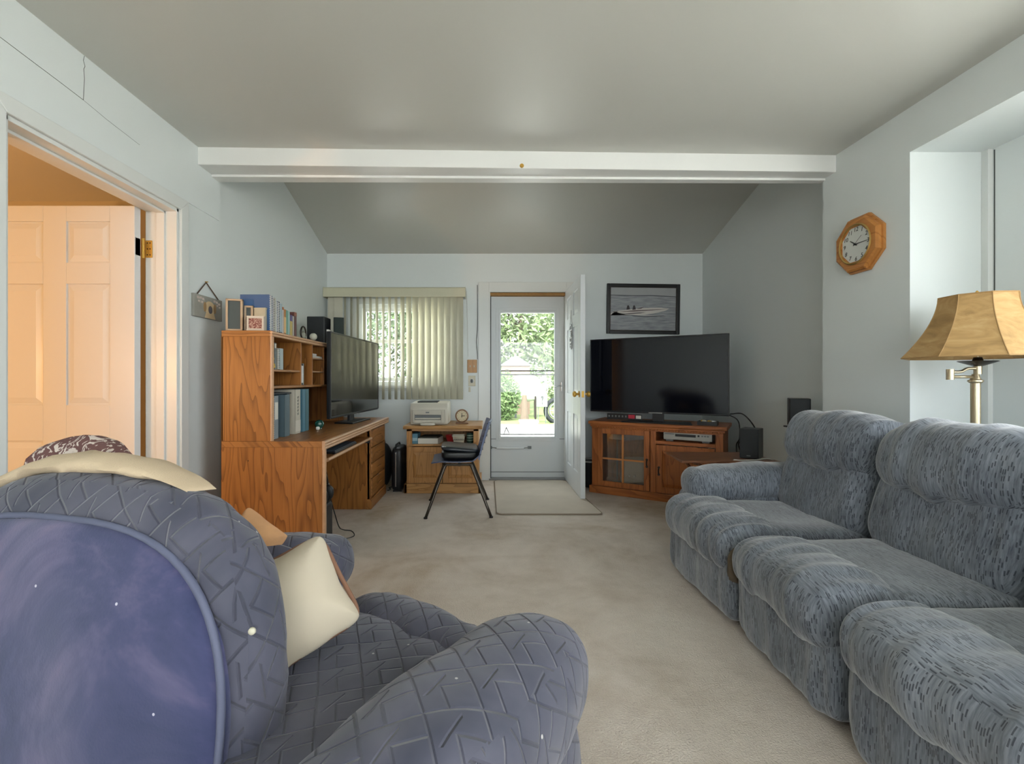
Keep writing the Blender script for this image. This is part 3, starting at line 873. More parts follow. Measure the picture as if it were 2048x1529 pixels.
# ================================================================== SOFA
sofa = thing('reclining_sofa', 'blue grey chenille three seat reclining sofa along the right wall', 'sofa', (1.6, 1.6, 0), world=True)
segs = [(2.005, 2.60), (1.41, 1.995), (0.80, 1.40)]
WRK = ((.011, 3, 14, 3), (.009, 5, 28, 5), (.007, 4, 4, 4))
WRB = ((.012, 4, 9, 4), (.008, 8, 28, 6))
for i, (a, b) in enumerate(segs):
    m = (a + b) / 2; L = b - a
    ra, rb = (a, 2.74) if i == 0 else (a, b)
    softbox('footrest_panel', (1.135, (ra + rb) / 2, .165), (.15, rb - ra - .01, .31), SOFA, sofa, k=(3.2, 9, 5), n=36, wr=WRK, seed=i)
    softbox('front_roll', (1.185, (ra + rb) / 2, .335), (.33, rb - ra + .004, .245), SOFA, sofa, k=(2.6, 7, 2.5), n=44, rot=(0, math.radians(-4), 0), wr=((.014, 2, 13, 2), (.012, 3, 28, 3)), seed=i + 5)
    softbox('seat_cushion', (1.47, m, .325), (.62, L + .004, .22), SOFA, sofa, k=(6, 8, 3.2), n=20, wr=((.010, 3, 5, 3), (.003, 20, 20, 3)), seed=i + 10)
    softbox('lower_back_cushion', (1.745, m, .565), (.25, L + .002, .42), SOFA, sofa, k=(2.8, 6, 4), n=36, rot=(0, math.radians(14), 0), wr=WRB, seed=i + 15)
    softbox('headrest_cushion', (1.815, m, .762), (.40, L + .010, .335), SOFA, sofa, k=(2.5, 5, 2.6), n=42, rot=(0, math.radians(16), 0), wr=((.018, 3, 10, 3), (.012, 4, 24, 4)), seed=i + 20)
softbox('arm_pad', (1.47, 2.655, .515), (.68, .25, .20), SOFA, sofa, k=(5, 3, 2.8), n=22, rot=(0, math.radians(-3), 0), wr=((.008, 14, 3, 3), (.005, 30, 5, 5)), seed=31)
softbox('arm_side', (1.50, 2.66, .27), (.76, .20, .46), SOFA, sofa, k=6, n=16, wr=WRB, seed=32)
softbox('arm_pad', (1.47, .67, .525), (.70, .27, .21), SOFA, sofa, k=(5, 3, 2.8), n=18, wr=WRB, seed=33)
softbox('arm_side', (1.50, .67, .27), (.76, .22, .46), SOFA, sofa, k=6, n=14, wr=WRB, seed=34)
G().box(1.86, 2.07, .58, 2.74, .05, .82).build('back_frame', SOFA, sofa, bevel=.03, smooth=0.7, uv=True)
G().box(1.20, 1.95, .60, 2.72, .03, .25).build('base', BLACKM, sofa)
for y in (.68, 2.62):
    for x in (1.28, 1.95):
        G().lathe([(.03, 0), (.03, .04)], (x, y, 0), 10).build('foot', BLACK, sofa)
# torn fabric showing stuffing at the end of the first roll
TEAR = plain('tan_torn_lining', '5f5444', .95, 0, .3, 40, .6)
softbox('torn_lining', (1.10, 2.012, .285), (.10, .04, .15), TEAR, sofa, k=3, n=8, wr=((.012, 60, 60, 60),), seed=3)

# ================================================================== ARMCHAIR in the foreground
ac = thing('slipcovered_armchair', 'armchair in a navy quilted slipcover with a blue velour back', 'armchair', (-.45, 1.0, 0), world=True)
th_ = math.radians(-36)
Fd = Vector((.588, .809, 0)); Wd = Vector((.809, -.588, 0))
Mf = Vector((-.215, 1.23, 0))
def at(w_, f_, z_): return tuple(Mf + Wd * w_ + Fd * f_ + Vector((0, 0, z_)))
QW = ((.010, 6, 6, 6), (.005, 16, 16, 16))
softbox('base', at(0, -.30, .20), (.72, .62, .34), QUILT, ac, k=7, n=14, rot=(0, 0, th_), wr=QW, seed=41)
softbox('seat', at(-.02, -.26, .36), (.60, .64, .17), QUILT, ac, k=(6, 6, 3), n=26, rot=(math.radians(-3), 0, th_), wr=((.012, 9, 2.5, 4), (.006, 26, 6, 8)), seed=42)
softbox('seat_front_roll', at(-.02, .075, .335), (.60, .20, .22), QUILT, ac, k=(5, 2.4, 2.4), n=24, rot=(0, 0, th_), wr=((.012, 10, 3, 3), (.006, 26, 8, 8)), seed=43)
softbox('footrest', at(-.02, .10, .16), (.58, .12, .26), QUILT, ac, k=6, n=12, rot=(0, 0, th_), wr=QW, seed=44)
softbox('arm', at(.405, -.26, .49), (.27, .76, .24), QUILT, ac, k=(2.5, 2.8, 2.4), n=30, rot=(math.radians(-2), 0, th_ + .03), wr=((.010, 5, 5, 5), (.003, 16, 16, 16)), seed=45)
softbox('arm', at(-.40, -.25, .518), (.24, .72, .25), QUILT, ac, k=(2.5, 2.8, 2.4), n=24, rot=(0, 0, th_ - .03), wr=QW, seed=46)
softbox('arm_side', at(.40, -.28, .22), (.20, .66, .40), QUILT, ac, k=6, n=14, rot=(0, 0, th_), wr=QW, seed=47)
softbox('arm_side', at(-.40, -.28, .22), (.19, .66, .40), QUILT, ac, k=6, n=14, rot=(0, 0, th_), wr=QW, seed=48)
# back: padded, leaning to the rear
tb = math.radians(-14)
bw = Vector((math.cos(tb), math.sin(tb), 0)); bf = Vector((-math.sin(tb), math.cos(tb), 0))
Cb = Vector((-.848, .973, 0))
lean = math.radians(-8)
BR = Euler((lean, 0, tb)).to_matrix()
def bp(w_, f_, z_):
    return tuple(BR @ Vector((w_, f_, z_ - .5)) + Vector((Cb.x, Cb.y, .5)))
def flare(q): return (q.x * (1 + .07 * max(0, -q.z)), q.y, q.z)
BA, BT = .46, .895            # half width and top of the padded back
softbox('back', bp(0, 0, BT - .41), (2 * BA, .235, .82), QUILT, ac, k=(2.8, 3.0, 2.6), n=30, rot=(lean, 0, tb), wr=((.010, 6, 6, 6), (.004, 18, 18, 18)), seed=49, shape=flare)
softbox('outside_back_panel', bp(-.01, -.075, BT - .475), (.88, .115, .785), VELOUR, ac, k=(2.9, 2.8, 2.6), n=26, rot=(lean, 0, tb), wr=((.010, 6, 6, 3),), seed=50, shape=flare)
PIPE = plain('slate_piping', '5c6178', .7)
pts = []
for q in range(64):
    a_ = 2 * PI * q / 64
    cx_ = math.copysign(abs(math.cos(a_)) ** (2 / 2.9), math.cos(a_)); cz_ = math.copysign(abs(math.sin(a_)) ** (2 / 2.6), math.sin(a_))
    pts.append(bp(-.010 + .441 * cx_ * (1 + .07 * max(0, -cz_)), -.090, BT - .475 + .392 * cz_))
G().tube(pts, .007, 6, True).build('piping', PIPE, ac, smooth=True)
for (bw_, bz_) in ((.447, .64),):
    G().lathe([(.001, -.006), (.006, -.005), (.007, 0)], bp(bw_ - .002, -.055, bz_), 10, 'y').build('snap_button', CREAM, ac, smooth=True)

# throws draped over the chair's back
def drape(name, w0, w1, prof, mat, label, cat, seed, nn=40, wrk=.008, taper=.45, flat=1.0):
    """a rolled throw following the arch of the chair back; prof = closed list of (forward, rise)"""
    def arch(w_):
        u = min(.97, abs(w_) * flat / BA)
        return BT - .41 + .41 * (1 - u ** 2.8) ** (1 / 2.6)
    vs = []; fs = []
    m_ = len(prof)
    for i in range(nn + 1):
        t_ = i / nn
        w_ = w0 + (w1 - w0) * t_
        e = max(.02, math.sin(min(1, (1 - t_) / taper) * PI / 2))
        for j, (f_, d_) in enumerate(prof):
            n1 = noise.noise(Vector((w_ * 14 + seed, j * .7, seed))); n2 = noise.noise(Vector((w_ * 18, j * .9, seed + 4)))
            vs.append(bp(w_, f_ * (.6 + .4 * e) + wrk * n2, arch(w_) + d_ * e + wrk * n1 * e))
    for i in range(nn):
        for j in range(m_):
            l = (j + 1) % m_
            fs.append((i * m_ + j, i * m_ + l, (i + 1) * m_ + l, (i + 1) * m_ + j))
    fs.append(tuple(range(m_))); fs.append(tuple(reversed(range(nn * m_, nn * m_ + m_))))
    o = G().add(vs, fs).build(name, mat, None, smooth=1.2, uv=True)
    return props(o, label, cat)
SHERPA = plain('cream_fleece', 'cdb99c', .95, 0, .06, 30, .5)
drape('fleece_throw', -.43, .235, [(-.035, .002), (-.045, .014), (-.035, .030), (-.005, .042), (.03, .045), (.065, .038), (.085, .018), (.08, -.008), (.05, -.004), (0, .003)], SHERPA, 'cream fleece throw rolled along the top of the slipcovered armchair', 'blanket', 3)
def patterned():
    t = NT('brown_patterned_throw', .95)
    nz = t.noise(t.coord(), 34, 2, .6, 1.5)
    t.color(t.mix(t.ramp(nz, [(.54, (0, 0, 0)), (.56, (1, 1, 1))]), S('6b4a47'), S('cfc2b8')))
    return t.m
drape('patterned_throw', -.43, -.02, [(.092, .0), (.090, .04), (.095, .075), (.12, .098), (.15, .10), (.175, .06), (.18, 0), (.16, -.04), (.12, -.03)], patterned(), 'brown and white patterned throw lying behind the cream fleece', 'blanket', 9, taper=.75, flat=.72)

# cushions on the chair
PILM = plain('cream_cotton', 'c4b9a4', .85, 0, .05, 4, .15)
PIPB = plain('brown_piping', '7d5a45', .8)
def pillow(name, label, c, size, rot, mat, pmat, seed):
    p_ = thing(name, label, 'cushion', c, world=True)
    R = Euler(rot).to_matrix()
    def shp(q):
        e = max(abs(q.x), abs(q.z))
        pinch = 1 - .07 * (1 - min(abs(q.x), abs(q.z)) ** 2)
        return (q.x * pinch, q.y * (1 - .75 * max(0, e - .2) / .8 * e), q.z * pinch)
    softbox('cover', c, size, mat, p_, k=(9, 2.2, 9), n=22, rot=rot, wr=((.010, 7, 7, 7), (.004, 20, 20, 20)), seed=seed, shape=shp)
    if pmat:
        pts = []
        for q in range(48):
            a_ = 2 * PI * q / 48
            x = math.copysign(abs(math.cos(a_)) ** .32, math.cos(a_)); z = math.copysign(abs(math.sin(a_)) ** .32, math.sin(a_))
            pin = 1 - .055 * (1 - min(abs(x), abs(z)) ** 2)
            pts.append(R @ Vector((x * size[0] / 2 * pin, 0, z * size[2] / 2 * pin)) + Vector(c))
        G().tube(pts, .006, 6, True).build('piping', pmat, p_, smooth=True)
    return p_
RP = (Matrix.Rotation(math.radians(20), 3, 'Z') @ Matrix.Rotation(math.radians(-38), 3, 'X') @ Matrix.Rotation(math.radians(-24), 3, 'Y')).to_euler()
pillow('cream_cushion', 'cream cushion with brown piping leaning in the navy armchair', (-.462, 1.09, .572), (.25, .13, .24), tuple(RP), PILM, PIPB, 5)
PEACH = plain('peach_patterned_cloth', 'c99a6e', .9, 0, .3, 16)
pillow('peach_cushion', 'small peach patterned cushion behind the cream cushion', (-.665, 1.31, .635), (.17, .10, .15), (math.radians(-20), math.radians(25), math.radians(-20)), PEACH, None, 8)

# ================================================================== DESK (left) and hutch
dk = thing('computer_desk', 'long oak computer desk with a drawer pedestal along the left wall', 'desk', (-1.27, 3.58, 0), world=True)
dx0, dx1, dy0, dy1 = -1.575, -.965, 2.72, 4.46
G().box(dx0, dx1 - .012, dy0, dy0 + .028, 0, .70).build('end_panel', OAK_V, dk, bevel=.002)
G().box(dx1 - .013, dx1 + .004, dy0 - .001, dy0 + .029, 0, .70).build('end_panel_edging', OAK_TRIM, dk, bevel=.004)
G().box(dx0, dx0 + .016, dy0 + .028, dy1, .08, .70).build('back_panel', OAK_V, dk)
G().box(dx0, dx1 - .01, dy0, dy1, .70, .735).build('desktop', OAK_Y, dk, bevel=.002)
# moulded front edge: three reeds
g = G().box(dx1 - .012, dx1 - .002, dy0 - .004, dy1 + .004, .684, .737)
for q in range(3): g.lathe([(.0092, dy0 - .005), (.0092, dy1 + .005)], (dx1 - .001, 0, .7275 - q * .0172), 12, 'y')
g.build('edge_moulding', OAK_TRIM, dk, smooth=0.7)
px0 = 3.90
G().box(dx0 + .02, dx1 - .035, px0, px0 + .02, .0, .70).build('pedestal_side', OAK_V, dk, bevel=.002)
G().box(dx0 + .02, dx1 - .035, dy1 - .02, dy1, .0, .70).build('pedestal_side', OAK_V, dk, bevel=.002)
g = G().box(dx1 - .055, dx1 - .03, px0, px0 + .035, .08, .70).box(dx1 - .055, dx1 - .03, dy1 - .035, dy1, .08, .70)
g.build('pedestal_stile', OAK_V, dk, bevel=.002)
G().box(dx1 - .06, dx1 - .018, px0 - .006, dy1 + .006, 0, .085).build('plinth', OAK_Y, dk, bevel=.006)
zz = [.095, .255, .385, .52, .675]
for q in range(4):
    d_ = G().box(dx1 - .050, dx1 - .024, px0 + .038, dy1 - .038, zz[q], zz[q + 1] - .008).build('drawer', OAK_Y, dk, bevel=.006)
    zc = (zz[q] + zz[q + 1]) / 2
    G().prism([(dx1 - .024, 4.10, zc - .008), (dx1 - .010, 4.11, zc - .004), (dx1 - .010, 4.25, zc - .004), (dx1 - .024, 4.26, zc - .008)], (0, 0, .010)).build('finger_pull', OAK_Y, d_, bevel=.002)
G().box(dx0 + .15, dx1 - .02, dy0 + .10, px0 - .02, .602, .618).build('keyboard_tray', OAK_Y, dk, bevel=.002)
G().lathe([(.011, dy0 + .10), (.011, px0 - .02)], (dx1 - .018, 0, .607), 12, 'y').build('tray_edge', OAK_TRIM, dk, smooth=0.6)
for y in (dy0 + .035, px0 - .018):
    G().box(dx0 + .2, dx1 - .03, y, y + .014, .565, .60).build('tray_slide', BLACKM, dk)
G().box(dx0 + .2, dx1 - .10, dy0 + .028, dy0 + .06, .60, .70).build('tray_bracket', OAK_V, dk)
G().lathe([(.0035, dy0 - .0006), (.0035, dy0 + .002)], (-1.415, 0, .62), 8, 'y').build('screw_hole', BLACK, dk)

hu = thing('desk_hutch', 'oak bookshelf hutch standing on the computer desk', 'hutch', (-1.42, 3.4, .735), world=True)
hx0, hx1, hy0, hy1, hz0, hz1 = -1.575, -1.285, 2.722, 4.12, .7355, 1.392
G().box(hx0, hx1, hy0, hy0 + .024, hz0, hz1 - .035).build('side_panel', OAK_V, hu, bevel=.002)
G().box(hx0, hx1, hy1 - .024, hy1, hz0, hz1 - .035).build('side_panel', OAK_V, hu, bevel=.002)
g = G()
for q in range(3): g.lathe([(.006, hz0), (.006, hz1 - .035)], (hx1 + .002, hy0 + .006 + q * .011, 0), 8)
g.build('reeded_edge', OAK_TRIM, hu, smooth=0.6)
G().box(hx0, hx1 + .002, hy0, hy1, hz1 - .035, hz1).build('top', OAK_X, hu, bevel=.002)
g = G()
for q in range(2): g.lathe([(.008, hy0 - .002), (.008, hy1)], (hx1 + .006, 0, hz1 - .011 - q * .016), 10, 'y')
g.build('top_moulding', OAK_TRIM, hu, smooth=0.6)
G().box(hx0, hx0 + .008, hy0, hy1, hz0, hz1 - .03).build('back_panel', OAK_V, hu)
G().box(hx0 + .008, hx1 - .004, hy0 + .024, hy1 - .024, 1.047, 1.063).build('shelf', OAK_Y, hu, bevel=.002)
G().box(hx0 + .008, hx1 - .01, hy0 + .024, 3.18, 1.150, 1.164).build('shelf', OAK_Y, hu, bevel=.002)
for y in (3.18, 3.385, 3.63):
    G().box(hx0 + .008, hx1 - .006, y, y + .013, 1.063, hz1 - .034).build('divider', OAK_V, hu, bevel=.001)
for z in (1.155, 1.255):
    G().box(hx0 + .008, hx1 - .01, 3.398, 3.63, z, z + .010).build('pigeonhole_shelf', OAK_TRIM, hu, bevel=.001)

# ------------------------------------------------------------------ books
def book(label, y, th, h, dep, z, cover, xs=-1.33, spiral=False, lab=None, stripe=None, group=None, cat='book', name='book', pages=True, tilt=0):
    if group is None: group = 'binders on the desk' if name == 'binder' else 'books and folders in the hutch'
    b = thing(name, label, cat, (xs - dep / 2, y + th / 2, z), group=group)
    cm = plain('cover_' + cover, cover, .5)
    hx, hy = dep / 2, th / 2
    t_ = min(.003, th * .12)
    g = G().box(-hx, hx, -hy, -hy + t_, 0, h).box(-hx, hx, hy - t_, hy, 0, h)
    if not spiral: g.box(hx - t_, hx, -hy, hy, 0, h)
    g.build('cover', cm, b, bevel=.0008)
    G().box(-hx + .004, hx - t_ - .001, -hy + t_, hy - t_, .003, h - .004).build('pages', PAPER, b)
    if spiral:
        g = G()
        for q in range(int(h / .011)):
            zc = .006 + q * .011
            g.box(hx - .004, hx + .003, -hy - .001, hy + .001, zc, zc + .0038)
        k2 = g.build('spiral_binding', plain('coil_white', 'cfd2d2', .4), b); k2['kind'] = 'stuff'
    if lab:
        G().box(hx, hx + .0012, -hy * .7, hy * .7, h * lab[0], h * lab[1]).build('spine_label', PAPER, b)
    if stripe:
        G().box(hx, hx + .001, -hy, hy, h * stripe[1], h * stripe[2]).build('spine_band', plain('cover_' + stripe[0], stripe[0], .5), b)
    return b
T = hz1 + .0005
row = [('tall blue spiral bound book at the front of the hutch top row', .030, .232, .185, '3d5f8c', True, None),
       ('dark plum spiral bound book next to the tall blue book', .026, .222, .17, '3b2f3e', True, None),
       ('thin cream backed book on the hutch top', .014, .222, .16, 'c2bda4', False, None),
       ('white spiral bound cookbook on the hutch top', .030, .208, .16, '8d97a6', True, None),
       ('black and white spiral notebook on the hutch top', .024, .208, .16, '2c3140', True, None),
       ('pale grey blue hardback on the hutch top', .034, .200, .16, '9fb0ba', False, ('3c5566', .0, .08)),
       ('white paperback between the grey blue and orange books', .022, .182, .14, 'c6c4c4', False, ('a5622f', .9, 1.0)),
       ('orange brown paperback on the hutch top', .032, .172, .14, 'b5793c', False, ('d8b27a', .1, .7)),
       ('sea green hardback on the hutch top', .030, .170, .14, '6fa193', False, None),
       ('pale aqua paperback on the hutch top', .026, .168, .13, 'a7c8c4', False, None),
       ('yellow paperback with a purple top band on the hutch', .040, .148, .13, 'b9a45a', False, ('4b4378', .72, 1.0)),
       ('light grey paperback next to the yellow book', .026, .145, .13, 'b8b5ae', False, None),
       ('dark maroon book with a red brown edge at the end of the row', .040, .176, .17, '5a2f2c', False, ('8f5540', .85, 1.0))]
y = 2.825
for (lb, th, h, dep, colr, spi, strp) in row:
    book(lb, y, th, h, dep, T, colr, -1.335, spi, None, strp, 'books on the hutch top')
    y += th + .0015
# ornaments on the hutch top
FRM = plain('pale_frame_wood', 'b59f84', .6)
DKG = plain('dark_green_grey_backing', '3c4644', .5)
def photo_frame(label, c, w_, h, d_, rz):
    f = thing('photo_frame', label, 'picture frame', c, rz)
    g = G().box(-w_ / 2, -w_ / 2 + .012, -d_ / 2, d_ / 2, 0, h).box(w_ / 2 - .012, w_ / 2, -d_ / 2, d_ / 2, 0, h).box(-w_ / 2, w_ / 2, -d_ / 2, d_ / 2, h - .012, h).box(-w_ / 2, w_ / 2, -d_ / 2, d_ / 2, 0, .012)
    g.build('frame', FRM, f, bevel=.002)
    G().box(-w_ / 2 + .01, w_ / 2 - .01, -d_ / 2 + .008, d_ / 2 - .006, .01, h - .01).build('picture', DKG, f)
photo_frame('deep pale wood frame at the near corner of the hutch top', (-1.522, 2.770, T), .09, .192, .045, math.radians(20))
photo_frame('small dark photo frame between the deep frame and the carved box', (-1.452, 2.800, T), .05, .158, .022, math.radians(12))
bx_ = thing('wooden_box', 'plain pale wooden box standing behind the carved box', 'box', (-1.41, 2.800, T), world=True)
G().box(-1.422, -1.352, 2.801, 2.820, T, T + .145).build('body', plain('bleached_wood', 'b9b29b', .7, 0, .1, 30), bx_, bevel=.002)
G().box(-1.424, -1.350, 2.800, 2.8215, T + .138, T + .147).build('lid', plain('bleached_wood', 'b9b29b'), bx_, bevel=.002)
cb = thing('carved_box', 'small carved red and white box at the front edge of the hutch', 'box', (-1.383, 2.752, T), math.radians(14))
CARV = NT('carved_red_wood', .6)
nz_ = CARV.noise(CARV.coord(), 55, 2, .5, 2.5)
CARV.color(CARV.mix(CARV.ramp(nz_, [(.45, (0, 0, 0)), (.55, (1, 1, 1))]), S('7a4038'), S('b89484'))); CARV.bump(nz_, .8, .004)
BON = plain('bone_white_trim', 'cdc3b4', .6)
G().box(-.045, .045, -.025, .030, .004, .083).build('body', CARV.m, cb)
ring(G(), -.036, .036, .012, .072, .010, -.028, -.0245).build('front_frame', BON, cb, bevel=.001)
G().box(.045, .047, -.02, .026, .006, .08).build('side_panel', BON, cb)
G().box(-.048, .048, -.028, .033, .080, .086).build('lid', BON, cb, bevel=.001)
G().box(-.048, .048, -.028, .033, 0, .006).build('foot', BON, cb)
cc = thing('wire_ornament', 'small silver hoop ornament beside the maroon book', 'ornament', (-1.33, 3.33, T), world=True)
pts = [(-1.335, 3.335 + .045 * math.cos(a_ * PI / 10), T + .048 + .045 * math.sin(a_ * PI / 10)) for a_ in range(20)]
G().tube(pts, .006, 6, True).build('hoop', BRONZE, cc, smooth=True)
softbox('figure', (-1.335, 3.335, T + .03), (.02, .06, .055), plain('antique_silver', '9a9a8c', .5, .4), cc, k=2.4, n=8, wr=((.006, 80, 80, 80),))
sh_ = thing('white_ball', 'round pale stone ball on the hutch top', 'ornament', (-1.31, 3.46, T), world=True)
G().lathe([(.024, 0), (.022, .004)], (-1.31, 3.46, T), 12).build('base', BRONZE, sh_)
softbox('ball', (-1.31, 3.46, T + .031), (.055, .055, .055), plain('mottled_stone', 'b8b8a8', .5, 0, .15, 60), sh_, k=2, n=8)

def speaker(name, label, c, s, rz=0, group='black bookshelf speakers', mat=BLACKM):
    sp = thing(name, label, 'speaker', c, rz, group=group)
    G().box(-s[0] / 2, s[0] / 2, -s[1] / 2 + .012, s[1] / 2, 0, s[2]).build('cabinet', BLACK, sp, bevel=.004)
    G().box(-s[0] / 2 + .004, s[0] / 2 - .004, -s[1] / 2, -s[1] / 2 + .012, .004, s[2] - .004).build('grille', mat, sp, bevel=.003)
    G().box(-.012, .012, -s[1] / 2 - .001, -s[1] / 2, .018, .024).build('badge', GREY, sp)
    return sp
speaker('bookshelf_speaker', 'broad black speaker on the hutch behind the desk television', (-1.43, 3.90, T), (.145, .17, .235), 0)
speaker('bookshelf_speaker', 'slim black speaker at the end of the hutch by the blinds', (-1.30, 4.02, T), (.085, .15, .245), math.radians(18), mat=plain('dark_green_cloth', '2c3633', .9))
rt = thing('white_charger', 'small white device between the two hutch speakers', 'charger', (-1.338, 3.86, T), world=True)
G().box(-1.352, -1.330, 3.86, 3.90, T, T + .13).build('body', WHITE, rt, bevel=.003)
G().box(-1.349, -1.333, 3.858, 3.861, T + .02, T + .11).build('front', PAPER, rt)

# books inside the hutch
S1 = 1.1645
book('dark charcoal binder on the upper hutch shelf', 2.80, .045, .168, .21, S1, '4c5557', -1.32)
book('grey and black folder next to the charcoal binder', 2.848, .03, .165, .20, S1, '6a7476', -1.32, lab=(.8, .97))
book('thin spiral pad on the upper hutch shelf', 2.885, .018, .135, .18, S1, 'a8a89a', -1.315, True)
book('pale blue grey paperback on the upper hutch shelf', 2.906, .05, .135, .18, S1, 'a5b4b6', -1.312)
yf = thing('dried_flowers', 'small bunch of yellow dried flowers on the hutch shelf', 'flowers', (-1.305, 2.776, S1), world=True)
YEL = plain('yellow_petals', 'c9a94a', .8, 0, .2)
for q in range(7):
    a_ = q * .9
    softbox('blossom', (-1.305 + .012 * math.cos(a_), 2.776 + .012 * math.sin(a_), S1 + .016 + .008 * q), (.022, .024, .022), YEL, yf, k=2, n=4, wr=((.006, 90, 90, 90),), seed=q)
S2 = 1.0635
book('white binder with black spine in the narrow hutch slot', 3.20, .024, .155, .19, S2, 'b6b7b2', -1.31)
book('black ring binder in the narrow hutch slot', 3.226, .03, .15, .19, S2, '20242a', -1.305, stripe=('d5d7d6', .1, .9))
book('grey folder with cord in the narrow hutch slot', 3.258, .026, .152, .19, S2, '8f948e', -1.31)
pp_ = G().box(-1.50, -1.302, 3.405, 3.62, 1.2655, 1.280).build('paper_stack', PAPER); props(pp_, 'stack of white papers in the top pigeonhole of the hutch', 'papers')
cx_ = G().box(-1.40, -1.300, 3.41, 3.50, 1.2805, 1.296).build('small_box', WHITE, bevel=.002); props(cx_, 'small white box lying on the pigeonhole papers', 'box')
D = .7360
book('black spiral bound manual at the near end of the desk binders', 2.755, .045, .262, .24, D, '343a40', -1.30, True)
book('grey binder with white spine label on the desk', 2.803, .058, .265, .25, D, '7b858b', -1.30, lab=(.45, .85), name='binder', cat='binder')
book('slate blue binder on the desk beneath the hutch', 2.925, .075, .268, .25, D, '52666f', -1.29, name='binder', cat='binder')
book('navy binder with white label on the desk', 3.004, .042, .272, .25, D, '2c3644', -1.31, lab=(.62, .86), name='binder', cat='binder')
wb2 = book('cream mottled photo album binder on the desk', 3.075, .085, .298, .20, D, 'bdb8a8', -1.285, name='binder', cat='binder', stripe=('cfcabd', .05, .3))
for q in range(6):
    G().tube([(.1008, -.012, .245 - q * .022), (.1008, .010, .252 - q * .022), (.1008, -.008, .236 - q * .022), (.1008, .012, .240 - q * .022)], .0018, 4).build('spine_mark', DECAL, wb2)
book('teal blue binder beside the cream album', 3.205, .055, .298, .24, D, '4f7f93', -1.29, name='binder', cat='binder')
book('dark teal binder at the end of the desk binders', 3.262, .06, .298, .24, D, '48707a', -1.29, name='binder', cat='binder')
fl = G().box(-1.52, -1.30, 2.76, 3.05, 1.009, 1.018).build('folder', plain('navy_folder', '1d2530', .5), bevel=.002); props(fl, 'dark folder lying flat across the desk binders', 'folder')
gg = thing('glass_paperweight', 'green glass paperweight ball on the desk', 'paperweight', (-1.25, 3.42, D), world=True)
GRN = plain('green_glass', '1f4f45', .08, 0, .3, 40, spec=.8)
softbox('ball', (-1.25, 3.42, D + .034), (.068, .068, .068), GRN, gg, k=2, n=10)
G().lathe([(.018, 0), (.016, .004)], (-1.25, 3.42, D), 12).build('flat_foot', GRN, gg)
kb_ = softbox('drawer_knob', (-1.225, 3.32, D + .0135), (.026, .026, .026), WHITE, None, k=2.6, n=6); props(kb_, 'small white round knob lying on the desk', 'knob')

# ------------------------------------------------------------------ television on the desk
A_ = Vector((-1.205, 3.52, 0)); B_ = Vector((-1.125, 4.73, 0))
dv_ = (B_ - A_); Ltv = dv_.length
tvr = math.atan2(dv_.y, dv_.x)
def television(name, label, loc, rz, W_, H_, zb, screen, base_off, base_w, base_d, bez_=.012, cat='television'):
    """x along the screen, -y is the viewing side; loc at the base on its support"""
    t = thing(name, label, cat, loc, rz)
    G().box(-W_ / 2, W_ / 2, 0, .028, zb, zb + H_).build('housing', BLACK, t, bevel=.004)
    G().box(-W_ / 2 + .12, W_ / 2 - .12, .028, .050, zb + .06, zb + H_ - .2).build('rear_cover', BLACKM, t, bevel=.01)
    f = ring(G(), -W_ / 2 + bez_, W_ / 2 - bez_, zb + bez_ * 1.6, zb + H_ - bez_, bez_, -.006, .004).build('bezel', BLACK, t, bevel=.002)
    G().box(-W_ / 2 + bez_ * .8, W_ / 2 - bez_ * .8, -.003, .001, zb + bez_ * 1.4, zb + H_ - bez_ * .8).build('screen', screen, t)
    G().box(base_off - .05, base_off + .05, .005, .03, .01, zb + .03).build('neck', BLACK, t, bevel=.004)
    hb = base_w / 2; db = base_d / 2
    G().prism([(base_off - hb, -db, 0), (base_off + hb, -db, 0), (base_off + hb * .86, db, 0), (base_off - hb * .86, db, 0)], (0, 0, .012)).build('stand_base', BLACK, t, bevel=.004)
    return t
# the viewing side of the desk television is +x, so turn it round
tv2 = television('desk_television', 'flat television with a reflective grey screen standing on the oak desk', ((A_.x + B_.x) / 2, (A_.y + B_.y) / 2, .7355), tvr, Ltv, .675, .062, SCREEN2, -.12, .46, .17)
G().box(-.03, .03, -.009, -.005, .058, .068).build('logo', CHROME, tv2, bevel=.002)
kbd = thing('keyboard', 'black computer keyboard on the pull out tray', 'keyboard', (-1.05, 3.20, .6185), world=True)
G().box(-1.125, -.985, 2.98, 3.46, .6185, .634).build('case', BLACK, kbd, bevel=.004)
KEY = plain('dark_blue_grey_keys', '3a444e', .5)
g = G()
for i in range(5):
    for j in range(16):
        g.box(-1.118 + i * .026, -1.118 + i * .026 + .022, 2.99 + j * .029, 2.99 + j * .029 + .025, .633, .640)
kk_ = g.build('keys', KEY, kbd); kk_['kind'] = 'stuff'
# computer case and headphones under the desk
pc = thing('computer_case', 'small black computer case on the floor behind the desk end panel', 'computer', (-1.2, 3.0, 0), world=True)
CASE = plain('slate_black_case', '2b3236', .45)
G().box(-1.36, -1.035, 2.87, 3.06, .012, .30).build('body', CASE, pc, bevel=.012, smooth=0.7)
G().box(-1.036, -1.028, 2.90, 3.05, .025, .29).build('front_panel', BLACK, pc, bevel=.004)
for y in (2.99, 3.02): G().lathe([(.004, -1.0285), (.004, -1.0265)], (0, y, .055), 8, 'x').build('port', CHROME, pc)
for x in (-1.32, -1.08):
    G().box(x - .02, x + .02, 2.88, 3.05, 0, .014).build('foot', BLACKM, pc)
hp = thing('headphones', 'black over ear headphones with twin headband on the computer case', 'headphones', (-1.07, 3.0, .30), world=True)
LEA = plain('black_leatherette', '15181a', .4)
hc = Vector((-1.075, 2.985, .30))
